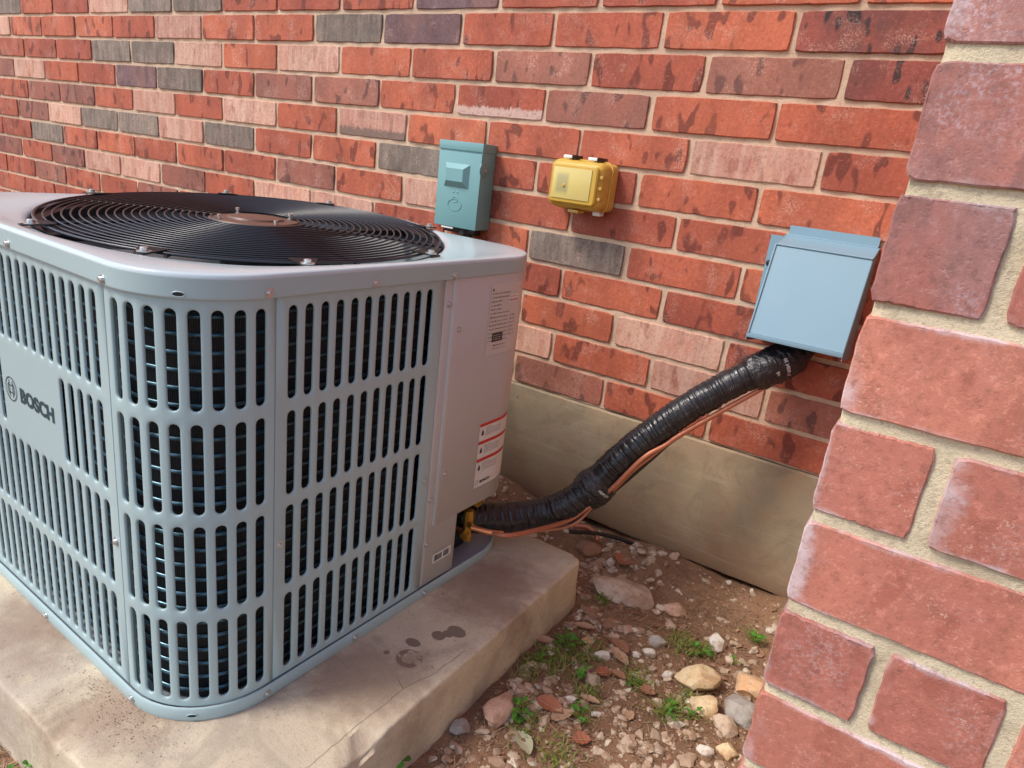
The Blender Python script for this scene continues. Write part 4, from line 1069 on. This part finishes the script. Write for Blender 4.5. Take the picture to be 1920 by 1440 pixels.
# ------------------------------------------------------------------ yellow weatherproof cover
yb = empty('outlet_cover', (-.180, 0, .496)); tag(yb, 'translucent yellow plastic weatherproof outlet cover on the brick wall', 'outlet cover')
def rbox(hx, hz, y0, y1, r, bul, n=9, name='', mat=None, par=None, dish=0.0):
    out = []
    for q, (sx, sz) in enumerate(((1, -1), (1, 1), (-1, 1), (-1, -1))):
        for i in range(n):
            a = -pi / 2 + q * pi / 2 + pi / 2 * i / (n - 1); out.append((sx * (hx - r) + r * cos(a), sz * (hz - r) + r * sin(a)))
    rings = [(1, y0), (1, y0 + (y1 - y0) * .62), (.985, y0 + (y1 - y0) * .80), (.95, y0 + (y1 - y0) * .93), (.89, y1), (.80, y1 - bul * .5), (.70, y1 - bul), (.35, y1 - bul * 1.2)]
    V = []; m = len(out)
    for k, y in rings: V += [(x * (1 - (1 - k) * min(1, .05 / hx * 1.0)) if 0 else x * k, y, z * k) for x, z in out]
    F = [(r_ * m + i, r_ * m + (i + 1) % m, (r_ + 1) * m + (i + 1) % m, (r_ + 1) * m + i) for r_ in range(len(rings) - 1) for i in range(m)]
    F += [tuple((len(rings) - 1) * m + i for i in range(m)), tuple(range(m - 1, -1, -1))]
    return MB().add(V, F).build(name, mat, par, 40, recalc=True)
rbox(.0665, .0500, -.002, -.030, .012, 0.0, 6, 'base', M_YELBODY, yb)
MB().box(-.048, -.010, -.0670, -.030, -.022, .026, .004).build('receptacle', plain('dim grey', (.16, .17, .12), .6), yb, 40)
MB().box(-.004, .040, -.0600, -.030, -.034, .036, .004).build('receptacle', plain('dim beige', (.55, .50, .30), .6), yb, 40)
# hollow shell: outer skin and inner skin
def shell(hx, hz, r, name, mat, par):
    def outl(k, hx, hz, r):
        o_ = []
        for q, (sx, sz) in enumerate(((1, -1), (1, 1), (-1, 1), (-1, -1))):
            for i in range(8):
                a = -pi / 2 + q * pi / 2 + pi / 2 * i / 7; o_.append((sx * (hx - r) + r * cos(a), sz * (hz - r) + r * sin(a)))
        return o_
    levels = [(0, -.0290), (0, -.0330), (.0030, -.0335), (.0034, -.0560), (.0060, -.0640), (.0110, -.0690), (.0125, -.0700), (.0132, -.0760), (.0160, -.0785), (.030, -.0790)]
    inner = [(.0315, -.0772), (.0175, -.0768), (.0150, -.0745), (.0142, -.0684), (.0122, -.0670), (.0078, -.0625), (.0052, -.0555), (.0048, -.0292)]
    V = []; F = []
    for ins, y in levels + inner: V += [(x, y, z) for x, z in outl(0, hx - ins, hz - ins, max(.004, r - ins * .8))]
    m = 32; nl = len(levels); n = nl + len(inner)
    for k in range(n - 1):
        if k == nl - 1: continue
        F += [(k * m + i, k * m + (i + 1) % m, (k + 1) * m + (i + 1) % m, (k + 1) * m + i) for i in range(m)]
    F += [(i, (i + 1) % m, (n - 1) * m + (i + 1) % m, (n - 1) * m + i) for i in range(m)]
    F += [tuple((nl - 1) * m + i for i in range(m)), tuple(nl * m + i for i in range(m))]
    return MB().add(V, F).build(name, mat, par, 35, recalc=True)
lidy = shell(.0690, .0535, .020, 'cover', M_YEL, yb)
def plate_mat():
    t = NT('cover window'); oc = t.coord(); sx = t.n('ShaderNodeSeparateXYZ'); t.l(oc, sx.inputs[0])
    n = t.noise(oc, 45, 2)
    inside = t.math('MULTIPLY', t.math('MULTIPLY', t.ss(sx.outputs[0], -.044, -.034), t.ss(sx.outputs[0], -.006, -.014)), t.math('MULTIPLY', t.ss(sx.outputs[2], -.026, -.014), t.ss(sx.outputs[2], .026, .014)))
    b = t.mix(t.math('MULTIPLY', n, .5), (.62, .50, .17), (.74, .58, .19)); b = t.mix(t.math('MULTIPLY', inside, .75), b, (.34, .31, .16))  # receptacle's shade showing through the plastic is painted into the colour
    return t.done(b, .22, None, spec=.5)
MB().box(-.049, .043, -.0805, -.0780, -.031, .033, .0011).build('window', plate_mat(), lidy, 40)
for dz in (-.024, -.002, .020):
    MB().box(.0480, .0655, -.0720, -.050, dz - .0042, dz + .0042, .0035).build('rib', M_YEL, lidy, 50)
MB().lathe((-.020, -.0803, -.004), (0, -1, 0), [(.004, 0), (.003, .002), (.001, .0024)], 16).build('boss', M_YEL, lidy, 40)
for dx in (-.030, .030):
    h_ = MB().box(dx - .0120, dx + .0120, -.058, -.012, .0500, .0600, .003); h_.box(dx + .006, dx + .0075, -.0595, -.010, .049, .0612)
    MB().box(dx - .0120, dx + .0100, -.060, -.014, .0520, .0590, .003).build('hinge', M_WHITE, yb, 40)
    MB().box(dx + .0102, dx + .0125, -.0605, -.014, .0500, .0600, .0008).build('hinge_pin', M_BLACK, yb, 40)
MB().box(-.014, .012, -.060, -.030, -.0590, -.0525, .002).build('latch', M_YEL, yb, 40)
MB().box(.034, .0520, -.034, -.012, -.0600, -.0500, .002).build('lower_clip', M_WHITE, yb, 40)

# ------------------------------------------------------------------ stones
def stone_geo(sx, sy, sz, seed, sub=2, ang=.25):
    bm = bmesh.new(); bmesh.ops.create_icosphere(bm, subdivisions=sub, radius=1)
    rd = random.Random(seed); planes = [(Vector((rd.uniform(-1, 1), rd.uniform(-1, 1), rd.uniform(-.6, 1))).normalized(), rd.uniform(.58, .85)) for _ in range(15)]
    for v in bm.verts:
        p = v.co.copy()
        for n_, d in planes:
            e = p.dot(n_) - d
            if e > 0: p -= n_ * e * .92
        p *= 1 + ang * .5 * noise.noise(p * 1.3 + Vector((seed, 0, 0))) + .06 * noise.noise(p * 4 + Vector((0, seed, 0)))
        v.co = Vector((p.x * sx, p.y * sy, p.z * sz))
    return bm
def stone(x, y, w_, d_, h_, mat, name, label, rz=0, cat='stone', group=None, lift=.25, ang=.3, tilt_=(0, 0)):
    lift -= .10
    bm = stone_geo(w_ / 2, d_ / 2, h_ / 2, hash((round(x * 1000), round(y * 1000))) % 9973, 3, ang)
    o = MB().bm(bm).build(name, mat, None, 24)
    o.location = (x, y, gh(x, y) + h_ * lift); o.rotation_euler = (tilt_[0], tilt_[1], rz)
    return tag(o, label, cat, group)
SL = [
 (.147, -.205, .155, .105, .040, 'slab', 'stone_slab', 'largest flat beige stone slab beside the concrete slab corner', .15, .35),
 (.246, -.170, .050, .048, .030, 'pink', 'stone', 'pinkish brown stone right of the large flat beige slab', .5, .3),
 (.352, -.345, .082, .070, .048, 'yellow', 'stone', 'largest pale yellow limestone rock in front of the near brick corner', .3, .3),
 (.437, -.300, .074, .068, .044, 'orange', 'stone', 'light orange stone touching the near brick corner', .9, .3),
 (.385, -.410, .052, .056, .040, 'yellow', 'stone', 'bright yellow stone left of the rough grey concrete lump', 1.2, .35),
 (.444, -.375, .070, .090, .048, 'grey', 'concrete_lump', 'rough grey concrete lump beside the near brick corner', .2, .3),
 (.424, -.425, .045, .058, .030, 'cream', 'stone', 'tan stone below the rough grey concrete lump', .6, .3),
 (.445, -.475, .040, .036, .026, 'yellow', 'stone', 'small yellow stone low at the foot of the near brick corner', .1, .3),
 (.416, -.498, .036, .026, .018, 'white', 'stone', 'small whitish stone at the bottom left of the lowest yellow stone', .4, .3),
 (.124, -.645, .052, .078, .036, 'pink', 'stone', 'pale pink upright stone beside the slab near the bottom edge', .25, .3),
 (.092, -.705, .036, .040, .022, 'grey', 'stone', 'round greyish pebble against the front of the slab', .7, .3),
 (.350, -.225, .046, .046, .034, 'white', 'stone', 'angular whitish stone behind the pale yellow limestone rock', .35, .4),
 (.260, -.305, .036, .032, .024, 'grey', 'stone', 'light grey stone in the middle of the white pebbles', .2, .3),
 (.259, -.349, .024, .030, .020, 'white', 'stone', 'small white pebble in the middle of the soil, right of its twin', 1.1, .3),
 (.243, -.366, .019, .019, .014, 'white', 'stone', 'small white pebble in the middle of the soil, left of its twin', .8, .3),
 (.190, -.405, .034, .025, .018, 'white', 'stone', 'pale stone right of the green weeds by the slab edge', .4, .3),
 (.195, -.538, .028, .020, .014, 'white', 'stone', 'pale pebble left of the brown leaves near the bottom', .3, .3),
 (.166, -.590, .024, .017, .014, 'cream', 'stone', 'cream pebble right of the pale pink upright stone', .2, .3),
 (.117, -.300, .036, .050, .012, 'brown', 'brick_shard', 'flat red brown brick shard between slab edge and large beige stone', .7, .3),
 (.160, -.305, .030, .048, .012, 'brown', 'brick_shard', 'rust coloured upright shard below the large flat beige stone', -.2, .3),
 (.008, -.100, .085, .075, .030, 'brown', 'stone', 'wide brown flat stone behind the back corner of the concrete slab', .3, .2),
 (.151, -.385, .026, .020, .014, 'orange', 'stone', 'small orange brown chip among the green weeds', .3, .3),
 (.360, -.476, .032, .016, .010, 'white', 'stone', 'thin white flake left of the small whitish stone', .6, .3),
 (.389, -.250, .030, .024, .016, 'cream', 'stone', 'cream pebble carrying one round green leaf', .2, .3),
 (.245, -.537, .022, .014, .010, 'white', 'stone', 'small white chip beside the low bright weeds', .4, .3),
 (.306, -.368, .028, .018, .014, 'white', 'stone', 'elongated white pebble left of the largest yellow rock', .9, .3),
 (.427, -.125, .024, .020, .014, 'white', 'stone', 'little white pebble beside the footing, nearest to the brick corner', .3, .3),
 (.070, -.115, .022, .034, .016, 'white', 'stone', 'small white upright chip near the copper offcut', .3, .4),
]
GR_ = 'stones on the soil between slab and wall'
for (x, y, a, b, h, m_, nm, lb, rz, lf) in SL:
    stone(x, y, a, b, h, ST[m_], nm, lb, rz, 'stone' if nm != 'brick_shard' else 'brick shard', GR_ if nm == 'stone' else None, lf, .3, (random.uniform(-.15, .15), random.uniform(-.15, .15)))

def on_pad(x, y, m_=.012): return -1.01 < x < .077 + m_ and -1.132 - m_ < y < -.279 + m_
def behind_pier(x, y): return x > PX - .01 and y > PY - .01
rg = random.Random(21)
def pebbles(n, region, smin, smax, name, mat, label, dens=None, z=None, cat='gravel', sub=1):
    mb = MB(); k = 0; tries = 0
    protos = []
    for q in range(16):
        bm = stone_geo(1, 1, .75, 50 + q, 2 if sub > 1 else 1, .7); bm.verts.index_update()
        protos.append(([v.co.copy() for v in bm.verts], [tuple(v.index for v in f.verts) for f in bm.faces])); bm.free()
    while k < n and tries < n * 30:
        tries += 1
        x, y = rg.uniform(region[0], region[1]), rg.uniform(region[2], region[3])
        if z is None and (on_pad(x, y) or behind_pier(x, y)): continue
        if dens and rg.random() > dens(x, y): continue
        s = smin + (smax - smin) * rg.random() ** 2.6
        E_ = Euler((rg.uniform(-.5, .5), rg.uniform(-.5, .5), rg.uniform(0, 6.3))).to_matrix()
        sc = Vector((s * rg.uniform(.8, 1.35), s * rg.uniform(.7, 1.1), s * rg.uniform(.5, .8)))
        zz = (gh(x, y) if z is None else z) + s * rg.uniform(-.25, .15)
        vs, fs = rg.choice(protos)
        mb.add([E_ @ Vector((v.x * sc.x, v.y * sc.y, v.z * sc.z)) + Vector((x, y, zz)) for v in vs], fs); k += 1
    o = mb.build(name, mat, None, 20); tag(o, label, cat, kind='stuff'); return o
def dn(x, y):
    d = .16 + .84 * max(0, min(1, (nz(x, y, 0, 7, 2) + .35) * 1.6))
    if y > -.30: d *= .30 + .25 * (x < .2)
    return min(1, d)
pebbles(2000, (-.15, .56, -1.05, -.01), .0030, .0160, 'gravel', M_GRAVEL, 'pale limestone gravel scattered over the brown soil', dn, sub=2)
pebbles(2200, (-.15, .56, -1.05, -.01), .0012, .0036, 'fine_gravel', M_GRAVEL, 'fine grit mixed into the soil', dn, sub=1)
pebbles(6000, (-.2, .56, -1.1, -.01), .0012, .0060, 'soil_crumbs', M_CRUMB, 'brown soil crumbs lying loose on the ground', None, cat='soil')
pebbles(420, (-.62, -.08, -.17, -.015), .004, .0130, 'rubble', M_GRAVEL, 'loose rubble along the footing behind the air conditioner', None, cat='rubble')
def dsand(x, y): return math.exp(-((x + .215) / .085) ** 2 - ((y + 1.052) / .022) ** 2)
pebbles(700, (-.45, -.02, -1.105, -1.0), .0004, .0011, 'washed_dirt', M_CRUMB, 'brown dirt grains washed onto the slab at the cabinet corner', dsand, z=PZ + .0008, cat='dirt', sub=1)
pebbles(700, (-.75, .3, -1.5, -1.125), .0015, .007, 'front_gravel', M_GRAVEL, 'sparse pebbles in the soil along the front of the slab', None)

# ------------------------------------------------------------------ dry leaves
def dry_leaf(x, y, L_, W_, mat, rz, label, curl=.25, tilt_=.1):
    V = []; F = []; n = 12; m = 5
    for i in range(n + 1):
        t = i / n; wd = W_ / 2 * (sin(pi * t) ** .75) * (1 - .25 * t) + .0004
        for j in range(m):
            s = j / (m - 1) * 2 - 1
            V.append(((t - .5) * L_, s * wd + .06 * L_ * sin(t * 3), curl * L_ * .25 * (4 * (t - .5) ** 2) + abs(s) * wd * .35 + .001 * sin(i * 2.1 + j)))
    for i in range(n):
        for j in range(m - 1): q = i * m + j; F.append((q, q + 1, q + m + 1, q + m))
    k = len(V); V += [(a, b, c - .0005) for a, b, c in V]; F += [tuple(reversed([q + k for q in f])) for f in F]
    o = MB().add(V, F).build('dry_leaf', mat, None, 70)
    MB().tube([(-L_ / 2 - .008, 0, .001), (-L_ / 4, 0, .0015 + curl * L_ * .06), (0, 0, .001), (L_ / 2 - .003, .01 * L_, curl * L_ * .2)], .0005, 5).build('midrib', LF[1], o, 60)
    o.location = (x, y, gh(x, y) + .006); o.rotation_euler = (tilt_, random.uniform(-.15, .15), rz)
    tag(o, label, 'leaf', 'fallen dry leaves')
for a in [
 (.090, -.440, .036, .020, LF[1], .4, 'pinkish tan dry leaf against the slab edge left of the weeds'),
 (.128, -.355, .042, .018, LF[1], .2, 'curved tan dry leaf above the green weeds'),
 (.207, -.368, .056, .026, LF[0], -.5, 'long brown dry leaf left of the white pebbles'),
 (.217, -.449, .034, .024, LF[2], .9, 'rust red dry leaf below the long brown leaf'),
 (.239, -.440, .030, .018, LF[0], -.2, 'dark brown dry leaf right of the rust red leaf'),
 (.180, -.580, .050, .034, LF[2], .1, 'broad red brown dry leaf, left of the pair near the bottom'),
 (.206, -.583, .044, .024, LF[1], 1.0, 'red tan dry leaf, right of the pair near the bottom'),
 (.295, -.445, .028, .022, LF[0], .3, 'rounded brown dry leaf left of the bright yellow stone'),
 (.254, -.607, .030, .026, LF[2], .7, 'reddish dry leaf near the bottom centre of the soil'),
 (.293, -.512, .022, .018, LF[1], 1.4, 'small pointed tan dry leaf in the gravel centre'),
 (.186, -.669, .052, .026, LF[3], -.6, 'grey green dry leaf below the grass tuft at the bottom'),
 (.219, -.392, .050, .024, LF[1], -.45, 'pale tan dry leaf in the gravel beside the white pebbles'),
 (.093, -.100, .034, .052, LF[2], 1.4, 'orange brown leaf standing by the footing, right of the brown flat stone'),
 (.225, -.520, .034, .014, LF[1], .1, 'narrow tan dry leaf above the low bright weeds'),
]: dry_leaf(*a)

M_LITTER = rnd_mat('litter', [(.26, .12, .07), (.36, .20, .12), (.20, .095, .055), (.42, .27, .17)], bst=.3)
mb = MB()
for k in range(420):
    x, y = rg.uniform(.06, .5), rg.uniform(-1.0, -.04)
    if on_pad(x, y, .004) or behind_pier(x, y): continue
    a = rg.uniform(0, 6.3); L_ = rg.uniform(.003, .011); W_ = L_ * rg.uniform(.3, .7); z = gh(x, y) + rg.uniform(.001, .005)
    u = Vector((cos(a), sin(a), rg.uniform(-.35, .35))); v = Vector((-sin(a), cos(a), rg.uniform(-.4, .4))); p = Vector((x, y, z))
    mb.add([p - u * L_ , p + v * W_ * .8 - u * L_ * .2, p + u * L_, p - v * W_ + u * L_ * .1, p + Vector((0, 0, .0012))], [(0, 4, 1), (1, 4, 2), (2, 4, 3), (3, 4, 0)])
tag(mb.build('leaf_litter', M_LITTER, None, 0), 'crumbled brown leaf litter on the soil', 'leaf litter', kind='stuff')

# ------------------------------------------------------------------ weeds
def leaf_shape(mb, c, d, L_, W_, up=.3, notch=False):
    c = Vector(c); d = Vector(d).normalized(); s_ = d.cross(Vector((0, 0, 1))).normalized()
    if s_.length < .1: s_ = Vector((1, 0, 0))
    V = []; n = 6
    for i in range(n + 1):
        t = i / n; w_ = W_ / 2 * sin(pi * min(1, .08 + t * .88)) ** .6 * (1.15 if t > .5 else .9)
        if i == 0: w_ *= .3
        p = c + d * L_ * t + Vector((0, 0, up * L_ * (t - t * t)))
        V += [p - s_ * w_ + Vector((0, 0, .15 * w_)), p, p + s_ * w_ + Vector((0, 0, .15 * w_))]
    F = []
    for i in range(n): q = i * 3; F += [(q, q + 1, q + 4, q + 3), (q + 1, q + 2, q + 5, q + 4)]
    mb.add(V, F)
def weed(x, y, rad_, n, ls, label, seed, mat=M_LEAF, blades=0, hh=.02):
    rd = random.Random(seed); z0 = gh(x, y); root = empty('weed', (x, y, z0)); tag(root, label, 'plant', 'small green weeds in the soil')
    st = MB()
    for i in range(n):
        a = rd.uniform(0, 2 * pi); r = rad_ * 1.35 * rd.random() ** .6; h = hh * rd.uniform(.25, 1.1); ls_ = ls * rd.uniform(.45, 1.05)
        p = Vector((r * cos(a), r * sin(a), h)); st.tube([(0, 0, 0), p * .5 + Vector((0, 0, h * .25)), p], .0007, 4)
        mb = MB()
        k = rd.choice((2, 3, 3, 4))
        for q in range(k):
            b = a + q * 2 * pi / k + rd.uniform(-.5, .5); leaf_shape(mb, p, (cos(b), sin(b), rd.uniform(-.35, .5)), ls_ * rd.uniform(.8, 1.25), ls_ * rd.uniform(.6, 1.05))
        mb.build('leaf', mat, root, 70)
    for i in range(blades):
        a = rd.uniform(0, 2 * pi); L_ = rd.uniform(.012, .030); r = rad_ * rd.random()
        q = Vector((r * cos(a * 3), r * sin(a * 3), 0)); st.tube([q, q + Vector((cos(a) * L_ * .3, sin(a) * L_ * .3, L_ * .6)), q + Vector((cos(a) * L_ * .8, sin(a) * L_ * .8, L_ * .75))], .0006, 4)
    st.build('stem', M_GRASS, root, 60)
for i, a in enumerate([
 (.126, -.415, .022, 16, .010, 'tallest bright green weed beside the middle of the slab edge'),
 (.108, -.490, .014, 4, .010, 'small green weed nearest the slab edge, left of the tallest weed'),
 (.183, -.467, .013, 4, .010, 'green weed right below the tallest weed'),
 (.147, -.622, .016, 7, .011, 'green weed right of the pale pink upright stone'),
 (.229, -.560, .018, 5, .009, 'low yellow green weed near the bottom centre'),
 (.340, -.465, .020, 6, .009, 'green weed left of the bright yellow stone'),
 (.335, -.262, .014, 5, .010, 'green weed against the angular whitish stone'),
 (.407, -.165, .016, 7, .009, 'single green weed by the footing near the brick corner'),
 (.391, -.258, .003, 1, .008, 'one round green leaf lying on the cream pebble'),
 (.268, -.436, .010, 3, .008, 'tiny green weed in the centre of the gravel'),
 (.372, -.445, .010, 3, .008, 'tiny weed at the foot of the bright yellow stone'),
 ]): weed(*a[:5], a[5], 40 + i, blades=26 if i in (0, 3, 4, 5, 7) else 8)
weed(.052, -.835, .018, 5, .017, 'bright clover beside the front corner of the concrete slab', 71, hh=.030)
weed(-.300, -1.150, .016, 6, .013, 'green weed at the front left foot of the slab', 72, hh=.025)
# grass and straw
def blades(n, region, L0, L1, name, mat, label, dens, flat=.6, r=.0006, cat='grass'):
    mb = MB(); k = 0; tr = 0
    while k < n and tr < n * 40:
        tr += 1; x, y = rg.uniform(region[0], region[1]), rg.uniform(region[2], region[3])
        if on_pad(x, y, .004) or behind_pier(x, y) or rg.random() > dens(x, y): continue
        a = rg.uniform(0, 2 * pi); L_ = rg.uniform(L0, L1); z = gh(x, y); u = Vector((cos(a), sin(a), 0)); v = Vector((-sin(a), cos(a), 0)); h = L_ * (1 - flat) * rg.uniform(.4, 1.2)
        p0 = Vector((x, y, z + .001)); p1 = p0 + u * L_ * .4 + Vector((0, 0, h * .8)) + v * rg.uniform(-.2, .2) * L_; p2 = p0 + u * L_ * .9 + Vector((0, 0, h)) + v * rg.uniform(-.4, .4) * L_
        w_ = r * 1.4
        mb.add([p0 - v * w_, p0 + v * w_, p1 + v * w_, p1 - v * w_, p2], [(0, 1, 2, 3), (3, 2, 4)]); k += 1
    o = mb.build(name, mat, None, 60); tag(o, label, cat, kind='stuff')
def spots(L_): return lambda x, y: max([math.exp(-((x - a) ** 2 + (y - b) ** 2) / (2 * s * s)) for a, b, s in L_])
blades(1500, (.03, .5, -.75, -.05), .006, .020, 'grass_tufts', M_GRASS, 'short yellow green grass tufts and moss between the stones',
       spots([(.13, -.47, .028), (.16, -.42, .020), (.30, -.27, .022), (.32, -.26, .016), (.17, -.64, .014), (.24, -.66, .018), (.10, -.52, .020), (.27, -.42, .02), (.34, -.45, .018), (.21, -.50, .014), (.36, -.40, .012), (.12, -.25, .014)]), .35)
blades(1500, (.0, .5, -.95, -.03), .010, .042, 'dead_grass', M_STRAW, 'thin dead roots and straw lying on the soil', spots([(.28, -.38, .12), (.20, -.55, .12), (.23, -.235, .045), (.07, -.80, .06), (.10, -.72, .04), (.30, -.12, .08), (.05, -.90, .06), (.25, -.60, .08), (.15, -.52, .06)]), .88, .00045, 'dead grass')
blades(1400, (-.8, .1, -1.35, -1.125), .015, .06, 'straw_mulch', M_STRAW, 'brown dead grass at the front foot of the slab', lambda x, y: 1., .85, .0007, 'dead grass')
